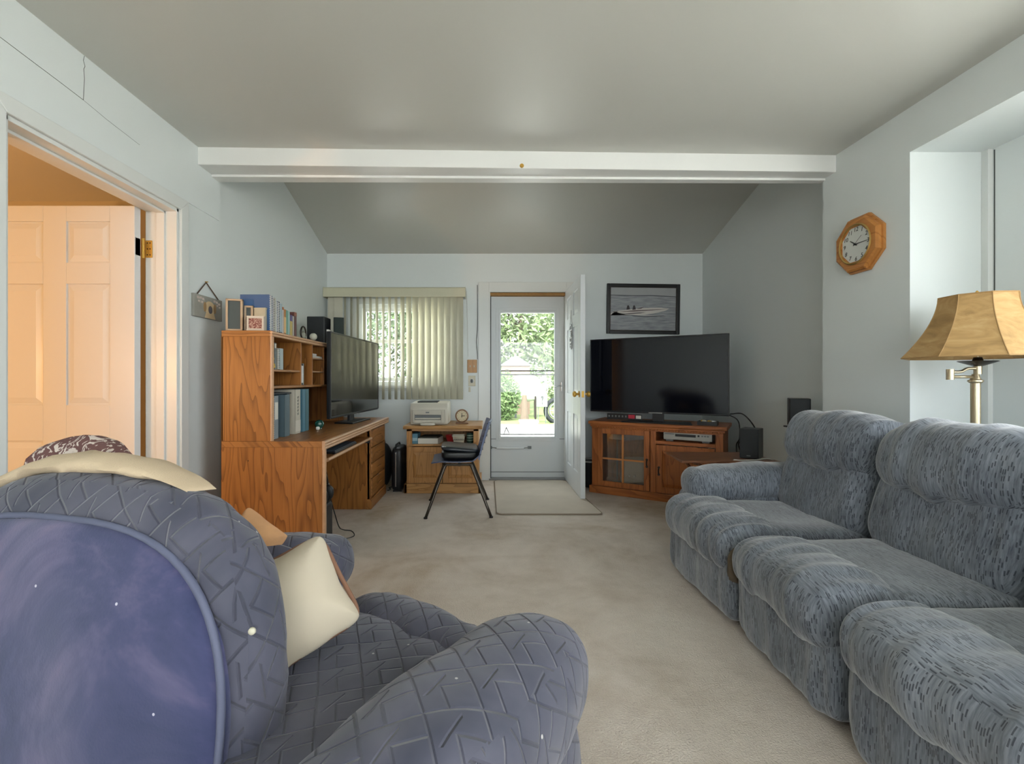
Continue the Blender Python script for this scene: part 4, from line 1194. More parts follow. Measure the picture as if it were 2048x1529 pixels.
for s, yy in ((-1, -.075), (1, .062)):
    softbox('ear_pad', (hc.x + .01, hc.y + yy - s * .016, hc.z + .055), (.10, .045, .108), LEA, hp, k=(2.2, 3, 2.2), n=10)
    softbox('ear_cup', (hc.x + .01, hc.y + yy + s * .014, hc.z + .055), (.085, .04, .09), BLACK, hp, k=(2.2, 2.6, 2.2), n=8)
pts = [(hc.x + .01, hc.y + .085 * math.cos(PI * q / 12), hc.z + .075 + .155 * math.sin(PI * q / 12)) for q in range(13)]
G().tube(pts, .004, 6).build('outer_band', BRONZE, hp, smooth=True)
pts = [(hc.x + .01, hc.y + .075 * math.cos(PI * q / 12), hc.z + .09 + .10 * math.sin(PI * q / 12)) for q in range(13)]
G().tube(pts, .009, 6).build('head_strap', LEA, hp, smooth=True)
for yy in (.085, -.085): G().box(hc.x, hc.x + .02, hc.y + yy - .006, hc.y + yy + .006, hc.z + .05, hc.z + .11).build('yoke', CHROME, hp, bevel=.002)
o = G().tube(bez([(-1.05, 3.06, .33), (-1.03, 3.10, .20), (-1.02, 3.16, .09), (-1.01, 3.22, .05), (-.96, 3.25, .03), (-.93, 3.20, .012), (-.99, 3.13, .012), (-1.02, 3.10, .010), (-.97, 3.06, .010)], 7), .0035, 6).build('headphone_cord', WIRE, None, smooth=True)
props(o, 'black headphone cord looping on the carpet beside the desk', 'cable')

# ------------------------------------------------------------------ hanging plaque on the left wall
pq = thing('hanging_plaque', 'grey wooden plaque with a yellow dog hanging from a cord', 'sign', (-1.73, 2.85, 1.47), world=True)
PLQ = plain('weathered_grey_board', '97978f', .7, 0, .15, 14)
G().box(-1.7395, -1.722, 2.70, 2.985, 1.477, 1.612).build('board', PLQ, pq, bevel=.002)
G().tube([(-1.728, 2.735, 1.61), (-1.734, 2.835, 1.70), (-1.728, 2.955, 1.61)], .004, 6).build('cord', plain('brown_cord', '5a4a3e', .9), pq)
G().lathe([(.004, -1.7395), (.003, -1.722)], (0, 2.835, 1.703), 8, 'x').build('nail', BRASS, pq)
DOG = plain('dog_yellow', 'e2cba2', .8); DOGE = plain('dog_tan', 'a98a62', .8); DOGN = plain('dog_muzzle', '6f6b72', .8)
def disc(y, z, ry, rz_, x, n=20):
    return [(x, y + ry * math.cos(2 * PI * q / n), z + rz_ * math.sin(2 * PI * q / n)) for q in range(n)]
xp = -1.722
G().prism([(xp, 2.80, 1.479), (xp, 2.91, 1.479), (xp, 2.89, 1.525), (xp, 2.82, 1.525)], (.001, 0, 0)).build('dog_chest', DOG, pq)
G().prism(disc(2.852, 1.543, .052, .042, xp), (.0016, 0, 0)).build('dog_head', DOG, pq)
for y in (2.802, 2.902): G().prism(disc(y, 1.545, .014, .03, xp), (.0022, 0, 0)).build('dog_ear', DOGE, pq)
G().prism(disc(2.856, 1.533, .02, .024, xp), (.0026, 0, 0)).build('dog_muzzle', DOGN, pq)
PNK = plain('plaque_lettering', 'cbbdb4', .8)
for k_, yy, zz_, sz in ((0, 2.735, 1.592, .022), (1, 2.76, 1.594, .018), (2, 2.785, 1.59, .02), (3, 2.90, 1.593, .02), (4, 2.925, 1.59, .02), (5, 2.95, 1.582, .02), (6, 2.745, 1.571, .018), (7, 2.775, 1.570, .018), (8, 2.93, 1.57, .016), (9, 2.955, 1.562, .016)):
    pts = [(xp + .001, yy - sz / 2 + sz * q / 5, zz_ + sz * .35 * (-1) ** (q + k_)) for q in range(6)]
    G().tube(pts, .0016, 4).build('letter_stroke', PNK, pq)
# ================================================================== PRINTER CABINET
pcab = thing('printer_cabinet', 'light oak two door cabinet under the front window', 'cabinet', (-.43, 4.72, 0), world=True)
cx0, cx1, cy0, cy1 = -.785, -.085, 4.465, 5.02
G().prism([(-.815, cy0 - .03, .622), (-.815, cy0 - .036, .640), (-.815, cy0 - .03, .655), (-.815, cy1, .655), (-.815, cy1, .622)], (.765, 0, 0)).build('top', PINE_X, pcab, bevel=.004)
for x in (cx0, cx1 - .022): G().box(x, x + .022, cy0 + .02, cy1 - .005, .0, .622).build('side_panel', PINE_V, pcab)
for x in (cx0, cx1 - .052): G().box(x, x + .052, cy0, cy0 + .022, .085, .622).build('front_stile', PINE_V, pcab, bevel=.002)
G().box(cx0, cx1, cy0, cy0 + .022, .602, .622).build('top_rail', PINE_X, pcab)
G().box(cx0, cx1, cy0 - .004, cy0 + .024, .455, .475).build('middle_rail', PINE_X, pcab, bevel=.003)
G().box(cx0 + .02, cx1 - .02, cy0 + .02, cy1 - .01, .452, .468).build('shelf', PINE_X, pcab)
G().box(cx0 + .02, cx1 - .02, cy1 - .018, cy1 - .008, .08, .622).build('back_panel', PINE_V, pcab)
G().box(cx0 - .022, cx1 + .022, cy0 - .022, cy0 + .02, 0, .095).box(cx0 - .022, cx0 + .01, cy0 - .022, cy1 - .02, 0, .095).box(cx1 - .01, cx1 + .022, cy0 - .022, cy1 - .02, 0, .095).build('plinth', PINE_X, pcab, bevel=.006)
def raised_door(parent, x0, x1, z0, z1, y, mat_v, mat_x, th=.02, st=.052):
    d = G().box(x0, x0 + st, y, y + th, z0, z1).box(x1 - st, x1, y, y + th, z0, z1).box(x0 + st, x1 - st, y, y + th, z1 - st, z1).box(x0 + st, x1 - st, y, y + th, z0, z0 + st).build('door', mat_v, parent, bevel=.003)
    a, b, c, e = x0 + st, x1 - st, z0 + st, z1 - st
    m = .03
    G().add([(a, y + .012, c), (b, y + .012, c), (b, y + .012, e), (a, y + .012, e), (a + m, y + .001, c + m), (b - m, y + .001, c + m), (b - m, y + .001, e - m), (a + m, y + .001, e - m),
             (a, y + .018, c), (b, y + .018, c), (b, y + .018, e), (a, y + .018, e)],
            [(4, 5, 6, 7), (0, 1, 5, 4), (1, 2, 6, 5), (2, 3, 7, 6), (3, 0, 4, 7), (11, 10, 9, 8), (0, 8, 9, 1), (1, 9, 10, 2), (2, 10, 11, 3), (3, 11, 8, 0)]).build('door_panel', mat_v, d)
    return d
cm_ = (cx0 + cx1) / 2
raised_door(pcab, cx0 + .012, cm_ - .003, .10, .450, cy0 - .020, PINE_V, PINE_X)
raised_door(pcab, cm_ + .003, cx1 - .012, .10, .450, cy0 - .020, PINE_V, PINE_X)

pr = thing('printer', 'beige laser printer on the light oak cabinet', 'printer', (-.57, 4.70, .6555), world=True)
BEI = plain('beige_printer_plastic', 'cdc9bb', .5, 0, .03)
Z = .6555
g = G().prism([(-.765, 4.54, Z), (-.765, 4.53, Z + .16), (-.765, 4.57, Z + .215), (-.765, 4.86, Z + .225), (-.765, 4.90, Z + .19), (-.765, 4.90, Z)], (.375, 0, 0))
g.build('body', BEI, pr, bevel=.014, smooth=0.7)
G().box(-.70, -.50, 4.60, 4.80, Z + .216, Z + .228).build('output_slot', BLACKM, pr, bevel=.003)
GB_ = plain('grey_beige', 'bdb9ab', .5)
G().box(-.735, -.715, 4.500, 4.54, Z + .02, Z + .15).box(-.455, -.42, 4.500, 4.54, Z + .02, Z + .15).box(-.715, -.455, 4.500, 4.54, Z + .02, Z + .052).box(-.715, -.455, 4.500, 4.54, Z + .10, Z + .15).build('front_panel', GB_, pr, bevel=.003)
G().box(-.715, -.455, 4.526, 4.532, Z + .052, Z + .10).build('feed_opening', GREY, pr)
G().box(-.71, -.46, 4.498, 4.53, Z + .058, Z + .070).build('tray_bar', BEI, pr, bevel=.003)
softbox('paper_tray', (-.58, 4.468, Z + .0145), (.15, .08, .028), BEI, pr, k=4, n=8)
G().box(-.605, -.570, 4.497, 4.501, Z + .118, Z + .130).build('maker_badge', GREY, pr)
ck = thing('desk_clock', 'round brown framed clock standing beside the printer', 'clock', (-.255, 4.66, .6555), world=True)
cz = Z + .080
ckm = plain('brown_clock_wood', '7a5638', .45)
G().lathe([(.052, 4.632), (.064, 4.634), (.068, 4.642), (.068, 4.66), (.060, 4.672)], (-.258, 0, cz), 32, 'y').build('case', ckm, ck, smooth=0.7)
G().lathe([(.053, 4.6295), (.053, 4.633)], (-.258, 0, cz), 32, 'y').build('dial', plain('aged_dial', 'cfc3a4', .6), ck)
G().box(-.320, -.195, 4.63, 4.69, Z, Z + .015).build('base', ckm, ck, bevel=.003)
G().tube([(-.258, 4.6275, cz - .018), (-.258, 4.6275, cz + .030)], .003, 5).tube([(-.266, 4.6275, cz - .002), (-.228, 4.6275, cz + .002)], .003, 5).build('hands', BLACK, ck)
for q in range(12):
    a_ = q * PI / 6
    G().box(-.258 + .044 * math.sin(a_) - .002, -.258 + .044 * math.sin(a_) + .002, 4.6285, 4.630, cz + .044 * math.cos(a_) - .004, cz + .044 * math.cos(a_) + .004).build('hour_mark', BRONZE, ck)

# things on the cabinet shelf
Zs = .4685
o = thing('tissue_box', 'blue box at the left of the cabinet shelf', 'box', (-.70, 4.62, Zs), world=True)
G().box(-.745, -.685, 4.52, 4.70, Zs, Zs + .10).build('carton', plain('blue_carton', '5d8a9c', .6, 0, .15), o, bevel=.003)
G().box(-.744, -.686, 4.519, 4.52, Zs + .03, Zs + .06).build('band', plain('pale_blue_band', '9fbcc4', .6), o)
o = thing('paper_ream', 'thick white paper stack with dark cover on the cabinet shelf', 'paper stack', (-.555, 4.60, Zs), world=True)
G().add([(-.68, 4.495, Zs), (-.485, 4.495, Zs), (-.455, 4.72, Zs), (-.65, 4.72, Zs), (-.68, 4.495, Zs + .058), (-.485, 4.495, Zs + .058), (-.455, 4.72, Zs + .058), (-.65, 4.72, Zs + .058)],
        [(3, 2, 1, 0), (4, 5, 6, 7), (0, 1, 5, 4), (1, 2, 6, 5), (2, 3, 7, 6), (3, 0, 4, 7)]).build('sheets', PAPER, o)
G().add([(-.675, 4.50, Zs + .0585), (-.49, 4.50, Zs + .0585), (-.46, 4.72, Zs + .0585), (-.645, 4.72, Zs + .0585), (-.67, 4.505, Zs + .072), (-.495, 4.505, Zs + .072), (-.465, 4.715, Zs + .072), (-.64, 4.715, Zs + .072)],
        [(3, 2, 1, 0), (4, 5, 6, 7), (0, 1, 5, 4), (1, 2, 6, 5), (2, 3, 7, 6), (3, 0, 4, 7)]).build('top_folder', plain('dark_olive_folder', '34342c', .5), o)
o = thing('red_bowl', 'red plastic bowl on the cabinet shelf', 'bowl', (-.37, 4.66, Zs), world=True)
RED = plain('red_plastic', 'b02a2a', .4)
G().lathe([(.034, 0), (.052, .05), (.058, .072), (.054, .072), (.048, .05), (.03, .006)], (-.37, 4.66, Zs), 20).build('bowl', RED, o, smooth=0.7)
G().lathe([(.03, .006), (.03, .008)], (-.37, 4.66, Zs), 14).build('bottom', RED, o)
o = thing('plastic_basket', 'white slotted plastic basket on the cabinet shelf', 'basket', (-.285, 4.56, Zs), world=True)
g = G()
for q in range(12):
    for s in (-1, 1):
        x = -.055 + q * .010
        g.prism([(-.285 + x * .8, 4.56 + s * .04, Zs + .008), (-.285 + x * .8 + .005, 4.56 + s * .04, Zs + .008), (-.285 + x + .005, 4.56 + s * .05, Zs + .078), (-.285 + x, 4.56 + s * .05, Zs + .078)], (0, .002, 0))
for s in (-1, 1):
    for q in range(8):
        y_ = -.035 + q * .010
        g.prism([(-.285 + s * .046, 4.56 + y_, Zs + .008), (-.285 + s * .046, 4.56 + y_ + .005, Zs + .008), (-.285 + s * .058, 4.56 + y_ * 1.2 + .005, Zs + .078), (-.285 + s * .058, 4.56 + y_ * 1.2, Zs + .078)], (.002, 0, 0))
k_ = g.build('slats', CREAM, o); k_['kind'] = 'stuff'
G().box(-.333, -.237, 4.518, 4.602, Zs, Zs + .009).build('bottom', CREAM, o)
g = G().box(-.350, -.222, 4.502, 4.510, Zs + .075, Zs + .085).box(-.350, -.222, 4.610, 4.618, Zs + .075, Zs + .085).box(-.350, -.342, 4.502, 4.618, Zs + .075, Zs + .085).box(-.230, -.222, 4.502, 4.618, Zs + .075, Zs + .085)
g.build('rim', CREAM, o); G().box(-.337, -.233, 4.512, 4.608, Zs + .038, Zs + .042).build('contents', plain('dark_brown_mix', '4a3a2e', .8), o)
o = thing('green_tin', 'green striped tin at the right of the cabinet shelf', 'tin', (-.175, 4.60, Zs), world=True)
G().lathe([(.032, 0), (.034, .003), (.034, .090), (.031, .094)], (-.175, 4.60, Zs), 20).build('can', plain('dark_green_tin', '2f4a3e', .35), o, smooth=0.6)
for z in (.025, .05, .072): G().lathe([(.0344, z), (.0344, z + .008)], (-.175, 4.60, Zs), 20, cap=False).build('band', plain('pale_green_band', '9fb0a2', .5), o, smooth=0.6)
G().lathe([(.033, .094), (.033, .099), (.02, .100)], (-.175, 4.60, Zs), 20).build('lid', plain('dark_green_tin', '2f4a3e'), o, smooth=0.6)

# black case and bag beside the cabinet
o = thing('black_carry_case', 'upright black carry case with silver strip beside the light oak cabinet', 'case', (-.885, 4.63, 0), world=True)
softbox('shell', (-.885, 4.63, .222), (.115, .32, .435), BLACK, o, k=(4, 6, 7), n=14)
G().box(-.898, -.886, 4.465, 4.476, .06, .39).build('silver_strip', CHROME, o, bevel=.002)
G().tube([(-.90, 4.5, .43), (-.90, 4.53, .46), (-.90, 4.70, .46), (-.90, 4.74, .43)], .008, 6).build('handle', BLACKM, o)
for y in (4.52, 4.74): G().box(-.93, -.84, y, y + .02, 0, .01).build('foot', BLACKM, o)
o = thing('black_bag', 'soft black bag on the floor at the end of the desk', 'bag', (-1.05, 4.66, 0), world=True)
softbox('body', (-1.07, 4.68, .225), (.15, .30, .45), BLACKM, o, k=(3, 4, 3), n=12, wr=((.02, 9, 9, 9),), seed=4)
G().tube(bez([(-1.07, 4.56, .42), (-1.07, 4.62, .50), (-1.07, 4.74, .50), (-1.07, 4.80, .42)], 5), .008, 6).build('handle', BLACK, o)
o = G().tube(bez([(-.97, 4.99, .22), (-.96, 4.90, .15), (-.99, 4.80, .05), (-.95, 4.72, .012), (-.99, 4.64, .012), (-.965, 4.58, .012), (-.98, 4.52, .012)], 6), .005, 6).build('power_cord', WIRE, None, smooth=True)
props(o, 'tangled black cord on the carpet between the bag and the case', 'cable')

# ================================================================== PLASTIC CHAIR
ch = thing('shell_chair', 'navy plastic shell chair on four splayed metal legs', 'chair', (-.22, 3.93, 0), math.radians(3))
NAVY = plain('navy_plastic', '32405c', .4)
NAVYB = plain('slate_blue_back', '5f6b8a', .55)
LEGM = plain('dark_chrome_leg', '4c4741', .3, .8)
# local: seat faces -x, y is the chair's width
def sheet(fn, nu, nv, th, name, mat, parent):
    vs = []; fs = []
    P = [[Vector(fn(i / nu, j / nv)) for j in range(nv + 1)] for i in range(nu + 1)]
    N = []
    for i in range(nu + 1):
        r = []
        for j in range(nv + 1):
            a = P[min(i + 1, nu)][j] - P[max(i - 1, 0)][j]; b = P[i][min(j + 1, nv)] - P[i][max(j - 1, 0)]
            r.append(a.cross(b).normalized())
        N.append(r)
    for s in (0, 1):
        for i in range(nu + 1):
            for j in range(nv + 1): vs.append(P[i][j] + N[i][j] * (th * (s - .5)))
    K = (nu + 1) * (nv + 1); w_ = nv + 1
    for i in range(nu):
        for j in range(nv):
            a, b, c, d = i * w_ + j, i * w_ + j + 1, (i + 1) * w_ + j + 1, (i + 1) * w_ + j
            fs.append((a, b, c, d)); fs.append((K + d, K + c, K + b, K + a))
    for i in range(nu):
        a, b = i * w_, (i + 1) * w_
        fs.append((a, b, K + b, K + a)); fs.append((b + nv, a + nv, K + a + nv, K + b + nv))
    for j in range(nv):
        fs.append((j + 1, j, K + j, K + j + 1)); q = nu * w_
        fs.append((q + j, q + j + 1, K + q + j + 1, K + q + j))
    return G().add(vs, fs).build(name, mat, parent, smooth=0.9)
def shell(u, v):
    y_ = (v - .5)
    x = -.245 + u * .40
    z = .435 - .012 * math.sin(u * PI) + .012 * (2 * y_) ** 2 - .035 * max(0, .2 - u) / .2 * .6 + .05 * max(0, u - .85) / .15
    wd = .44 * (1 - .06 * max(0, .25 - u) / .25)
    return (x, y_ * wd, z)
sheet(shell, 12, 10, .010, 'seat', NAVY, ch)
def back(u, v):
    y_ = (v - .5)
    wd = .42 * (1 - .10 * u)
    z = .45 + u * .31
    x = .150 + .085 * u + .02 * u * u - .03 * (2 * y_) ** 2 * (.4 + .6 * u)
    return (x, y_ * wd, z)
bk = sheet(back, 10, 10, .010, 'backrest', NAVYB, ch)
for i in range(4):
    for j in range(3):
        u = .28 + i * .18; v = .25 + j * .25
        x, y_, z = back(u, v)
        g = G()
        g.box(x - .0058, x + .0058, y_ - .03, y_ + .03, z - .017, z - .011).box(x - .0058, x + .0058, y_ - .03, y_ + .03, z + .011, z + .017).box(x - .0058, x + .0058, y_ + .024, y_ + .03, z - .017, z + .017)
        g.build('slot', NAVY, bk)
for sy in (-1, 1):
    g = G().tube(bez([(-.285, sy * .275, .004), (-.15, sy * .19, .36), (-.125, sy * .18, .408)], 5), .0115, 8)
    g.build('leg', LEGM, ch, smooth=True)
    G().tube(bez([(.235, sy * .275, .004), (.095, sy * .19, .36), (.07, sy * .18, .408)], 5), .0115, 8).build('leg', LEGM, ch, smooth=True)
    G().tube([(-.13, sy * .18, .408), (.08, sy * .18, .408)], .011, 8).build('seat_rail', LEGM, ch)
    for x in (-.285, .235): G().lathe([(.016, 0), (.015, .012)], (x, sy * .275, 0), 10).build('foot_cap', BLACK, ch)
G().tube([(-.02, -.18, .404), (-.02, .18, .404)], .011, 8).build('cross_rail', LEGM, ch)
cu_ = thing('seat_wedge', 'black folded seat cushion lying on the shell chair', 'cushion', (-.24, 3.93, .44), math.radians(3))
softbox('lower_pad', (.005, 0, .040), (.31, .36, .07), LEA, cu_, k=(6, 6, 5), n=14)
softbox('upper_flap', (.005, 0, .085), (.315, .365, .045), plain('blue_black_vinyl', '1b2229', .3), cu_, k=(6, 6, 3), n=14, rot=(0, math.radians(5), 0))

# door mat
mt = thing('door_mat', 'beige bound carpet mat in front of the storm door', 'mat', (.5, 4.38, 0), world=True)
MATM = plain('beige_mat_pile', 'b9b0a2', .95, 0, .12, 6, .6)
def rrect(x0, x1, y0, y1, r, z, n=5):
    out = []
    for (cx_, cy_, a0) in ((x1 - r, y0 + r, -90), (x1 - r, y1 - r, 0), (x0 + r, y1 - r, 90), (x0 + r, y0 + r, 180)):
        for q in range(n + 1):
            a_ = math.radians(a0 + 90 * q / n)
            out.append((cx_ + r * math.cos(a_), cy_ + r * math.sin(a_), z))
    return out
rr = rrect(.075, .845, 3.74, 4.99, .05, .0)
rr = [(x + max(0, (4.20 - y_)) * .22 * (1 if x > .5 else 0), y_, z) for x, y_, z in rr]
G().prism(rr, (0, 0, .010)).build('pile', MATM, mt)
G().tube([(x, y_, .006) for x, y_, z in rr], .006, 6, True).build('binding', plain('grey_brown_binding', '857868', .9), mt, smooth=True)

# ================================================================== TV STAND
a0 = math.atan2(-.53, .848)
ts = thing('tv_stand', 'red oak corner television stand with a glazed door', 'tv stand', (1.025, 4.51, 0), a0)
Lw, Dp, Ht = 1.15, .48, .70
G().box(-.03, Lw + .03, -.03, Dp, .668, .70).build('top', RED_X, ts, bevel=.006)
G().box(-.015, Lw + .015, -.016, Dp, .645, .668).build('crown', RED_X, ts, bevel=.005)
ROPE = plain('carved_oak_rope', 'a8622e', .4)
for q in range(46):
    x = .0 + q * (Lw / 46) + .012
    G().add([(x - .010, -.016, .636), (x + .004, -.016, .636), (x + .012, -.016, .652), (x - .002, -.016, .652), (x - .006, -.023, .640), (x + .004, -.023, .640), (x + .008, -.023, .648), (x - .001, -.023, .648)],
            [(4, 5, 6, 7), (0, 1, 5, 4), (1, 2, 6, 5), (2, 3, 7, 6), (3, 0, 4, 7), (3, 2, 1, 0)]).build('rope_bead', ROPE, ts)
G().box(0, Lw, -.012, .012, .628, .660).build('upper_rail', RED_X, ts)
for x in (0, Lw - .02): G().box(x, x + .02, .0, Dp - .01, .0, .65).build('side_panel', RED_V, ts)
G().box(0, .058, -.004, .022, .07, .64).build('corner_post', RED_V, ts, bevel=.003)
G().box(Lw - .06, Lw, -.004, .022, .07, .64).build('corner_post', RED_V, ts, bevel=.003)
G().box(.552, .602, -.004, .022, .07, .64).build('centre_post', RED_V, ts, bevel=.003)
G().box(.57, .586, .02, Dp - .02, .07, .64).build('partition', RED_V, ts)
G().box(-.022, Lw + .022, -.024, .02, 0, .072).box(-.022, .0, -.02, Dp - .02, 0, .072).box(Lw, Lw + .022, -.02, Dp - .02, 0, .072).build('plinth', RED_X, ts, bevel=.006)
G().box(.01, Lw - .01, .01, Dp - .02, .058, .074).build('floor_board', RED_X, ts)
G().box(.59, Lw - .02, .0, Dp - .02, .530, .546).build('shelf', RED_X, ts, bevel=.003)
G().box(.60, Lw - .06, -.004, .02, .515, .546).build('shelf_rail', RED_X, ts, bevel=.003)
G().box(.02, .57, Dp - .03, Dp - .02, .07, .64).build('back_panel', RED_V, ts)
# glazed door with muntins
x0, x1, z0, z1, st = .062, .548, .078, .632, .05
d = G().box(x0, x0 + st, -.022, -.002, z0, z1).box(x1 - st, x1, -.022, -.002, z0, z1).box(x0 + st, x1 - st, -.022, -.002, z1 - st, z1).box(x0 + st, x1 - st, -.022, -.002, z0, z0 + st).build('glass_door', RED_V, ts, bevel=.004)
xm, zm_ = (x0 + x1) / 2, .345
G().box(xm - .009, xm + .009, -.022, -.004, z0 + st, z1 - st).box(x0 + st, x1 - st, -.0215, -.005, zm_ - .008, zm_ + .008).build('muntin', plain('muntin_oak', 'b9783f', .4), d, bevel=.002)
for xa, xb in ((x0 + st, xm), (xm, x1 - st)):
    for za, zb in ((z0 + st, zm_), (zm_, z1 - st)):
        G().box(xa, xb, -.013, -.010, za, zb).build('pane', CABGLASS, d)
def pull(parent, x, z):
    G().tube(bez([(x, -.024, z - .03), (x, -.040, z - .012), (x, -.040, z + .012), (x, -.024, z + .03)], 4), .006, 6).build('handle', BRONZE, parent, smooth=True)
    for dz in (-.032, .032): G().lathe([(.011, -.027), (.011, -.022)], (x, 0, z + dz), 10, 'y').build('rosette', BRONZE, parent)
pull(d, x1 - .022, .335)
d2 = raised_door(ts, .606, Lw - .064, .078, .510, -.022, RED_V, RED_X)
pull(d2, .606 + .025, .275)
# contents behind the glass
def lp(x, y_, z):
    c, s = math.cos(a0), math.sin(a0)
    return (1.025 + c * x - s * y_, 4.51 + s * x + c * y_, z)
o = thing('plush_bag', 'white cloth bag with two round buttons behind the cabinet glass', 'bag', lp(.36, .22, .0745), a0)
softbox('sack', (0, 0, .135), (.27, .20, .26), plain('white_cloth', 'c9c5ba', .9), o, k=(5, 3, 5), n=12, wr=((.015, 8, 8, 8),), seed=2)
for x in (-.03, .02): G().lathe([(.001, -.108), (.014, -.106), (.015, -.09)], (x, 0, .10), 12, 'y').build('button', WHITE, o, smooth=True)
o = thing('magazines', 'flat stack of magazines at the bottom behind the cabinet glass', 'magazines', lp(.34, .075, .0745), a0)
for q in range(3): G().box(-.15 + .01 * q, .15 - .012 * q, -.05, .03, .006 * q, .006 * q + .0055).build('issue', (PAPER, GREY, PAPER)[q], o)
o = thing('desk_fan_shade', 'small white cone shaped shade inside the glazed cabinet', 'shade', lp(.19, .20, .0745), a0)
G().tube([(0, 0, .01), (0, 0, .47)], .008, 8).build('stem', GREY, o)
G().lathe([(.06, 0), (.055, .012)], (0, 0, 0), 16).build('foot', GREY, o)
G().lathe([(.085, .44), (.03, .52), (.012, .525)], (0, 0, 0), 20).build('cone', WHITE, o, smooth=0.7)
# disc player
o = thing('disc_player', 'silver disc player on the shelf of the red oak stand', 'disc player', lp(.86, .18, .5465), a0)
G().box(-.20, .20, -.14, .14, .012, .082).build('case', SILVER, o, bevel=.003)
G().box(-.20, .20, -.146, -.139, .014, .080).build('fascia', SILVER, o, bevel=.002)
G().box(-.10, .07, -.148, -.1455, .044, .066).build('display', BLACK, o)
G().box(-.19, -.11, -.148, -.1455, .060, .068).build('disc_slot', GREY, o)
for q in range(3): G().box(.115 + q * .022, .130 + q * .022, -.149, -.1455, .052, .064).build('button', GREY, o)
G().box(.085, .10, -.149, -.1455, .05, .066).build('power_button', BLACK, o)
for x in (-.15, .15): G().box(x - .03, x + .03, -.14, -.10, 0, .013).build('foot', GREY, o)

# television on the stand
tc = lp(.575, .17, .7005)
dvv = Vector((2.073 - 1.03, 3.95 - 4.60, 0))
tvr2 = math.atan2(dvv.y, dvv.x)
tv = television('television', 'large flat black television on the red oak corner stand', (1.5515, 4.275, .7005), tvr2, 1.235, .715, .085, SCREEN, .03, .62, .22, .010)
G().box(-.43, -.10, -.055, -.047, .022, .075).build('control_strip', BLACK, tv, bevel=.002)
for q in range(6): G().box(-.415 + q * .032, -.402 + q * .032, -.0565, -.0545, .042, .060).build('control_icon', GREY, tv)
G().box(-.225, -.165, -.0565, -.0545, .034, .068).build('red_badge', plain('red_label', 'b5243a', .5), tv)
G().box(-.155, -.108, -.0565, -.0545, .034, .064).build('white_badge', PAPER, tv)
G().box(-.05, .07, -.0085, -.005, .089, .094).build('maker_mark', CHROME, tv)
# odds and ends dish and cables
o = thing('catchall_dish', 'black dish holding odds and ends on the tv stand', 'dish', lp(1.02, .10, .7005), a0)
G().prism([(-.065, -.045, 0), (.065, -.045, 0), (.065, .045, 0), (-.065, .045, 0)], (0, 0, .004)).box(-.08, .08, -.055, -.05, .0, .035).box(-.08, .08, .05, .055, 0, .035).box(-.08, -.075, -.055, .055, 0, .035).box(.075, .08, -.055, .055, 0, .035).build('tray', BLACK, o)
for q in range(6):
    softbox('trinket', (-.05 + q * .02, .012 * (-1) ** q, .030), (.022, .05, .03), (BRASS, CREAM, CHROME)[q % 3], o, k=3, n=5, rot=(0, .4, q))
for k_, (pts, lb) in enumerate((([(2.12, 4.02, .80), (2.20, 3.95, .80), (2.27, 3.88, .66), (2.24, 3.86, .50), (2.16, 3.88, .47), (2.13, 3.90, .56), (2.19, 3.86, .62), (2.26, 3.84, .56)], 'thick black cable looping beside the red oak stand'),
                                ([(2.10, 4.03, .80), (2.18, 4.0, .74), (2.17, 3.96, .60), (2.11, 3.90, .54), (2.11, 3.86, .42), (2.17, 3.84, .36), (2.24, 3.82, .46), (2.20, 3.85, .58)], 'black power cable hanging in a low loop behind the tray table'))):
    o = G().tube(bez(pts, 8), .0055, 6).build('tv_cable', WIRE, None, smooth=True); props(o, lb, 'cable')

o = thing('floor_bin', 'small black bin with a grey rim between door and stand', 'bin', (1.06, 4.76, 0), world=True)
G().lathe([(.08, 0), (.10, .25), (.103, .26), (.098, .26), (.078, .01)], (1.06, 4.76, 0), 20).build('bucket', BLACK, o, smooth=0.7)
pts = [(1.06 + .102 * math.cos(q * PI / 12), 4.76 + .102 * math.sin(q * PI / 12), .265) for q in range(24)]
G().tube(pts, .010, 6, True).build('rim', SILVER, o, smooth=True)

# ================================================================== TRAY TABLE behind the sofa arm
tt = thing('tray_table', 'narrow walnut tray table between the sofa and the stand', 'table', (1.6, 3.2, 0), world=True)
G().prism([(1.275, 3.02, .552), (1.91, 2.99, .552), (1.91, 3.38, .552), (1.32, 3.40, .552)], (0, 0, .016)).build('top', WAL_X, tt, bevel=.003)
for x, x2 in ((1.40, 1.80), (1.80, 1.40)):
    for y in (3.06, 3.33):
        G().tube([(x, y, .004), (x2, y + .01 * (1 if x < 1.6 else -1), .55)], .011, 6).build('leg', WAL_X, tt)
G().tube([(1.41, 3.05, .535), (1.41, 3.36, .535)], .010, 6).tube([(1.80, 3.05, .535), (1.80, 3.36, .535)], .010, 6).build('cross_bar', WAL_X, tt)
speaker('bookshelf_speaker', 'black speaker standing on the walnut tray table', (1.80, 3.14, .5685), (.115, .15, .20), math.radians(-42))
sp_ = thing('speaker_stand', 'slim black stand behind the sofa holding a speaker', 'stand', (2.18, 3.22, 0), world=True)
G().lathe([(.10, 0), (.10, .012), (.02, .02)], (2.18, 3.22, 0), 20).build('base', BLACK, sp_, smooth=0.6)
G().tube([(2.18, 3.22, .015), (2.18, 3.22, .765)], .012, 8).build('pole', BLACK, sp_)
G().box(2.11, 2.25, 3.16, 3.28, .765, .775).build('plate', BLACK, sp_)
speaker('bookshelf_speaker', 'black speaker on a stand behind the sofa near the wall', (2.18, 3.22, .7755), (.125, .14, .195), math.radians(-28))
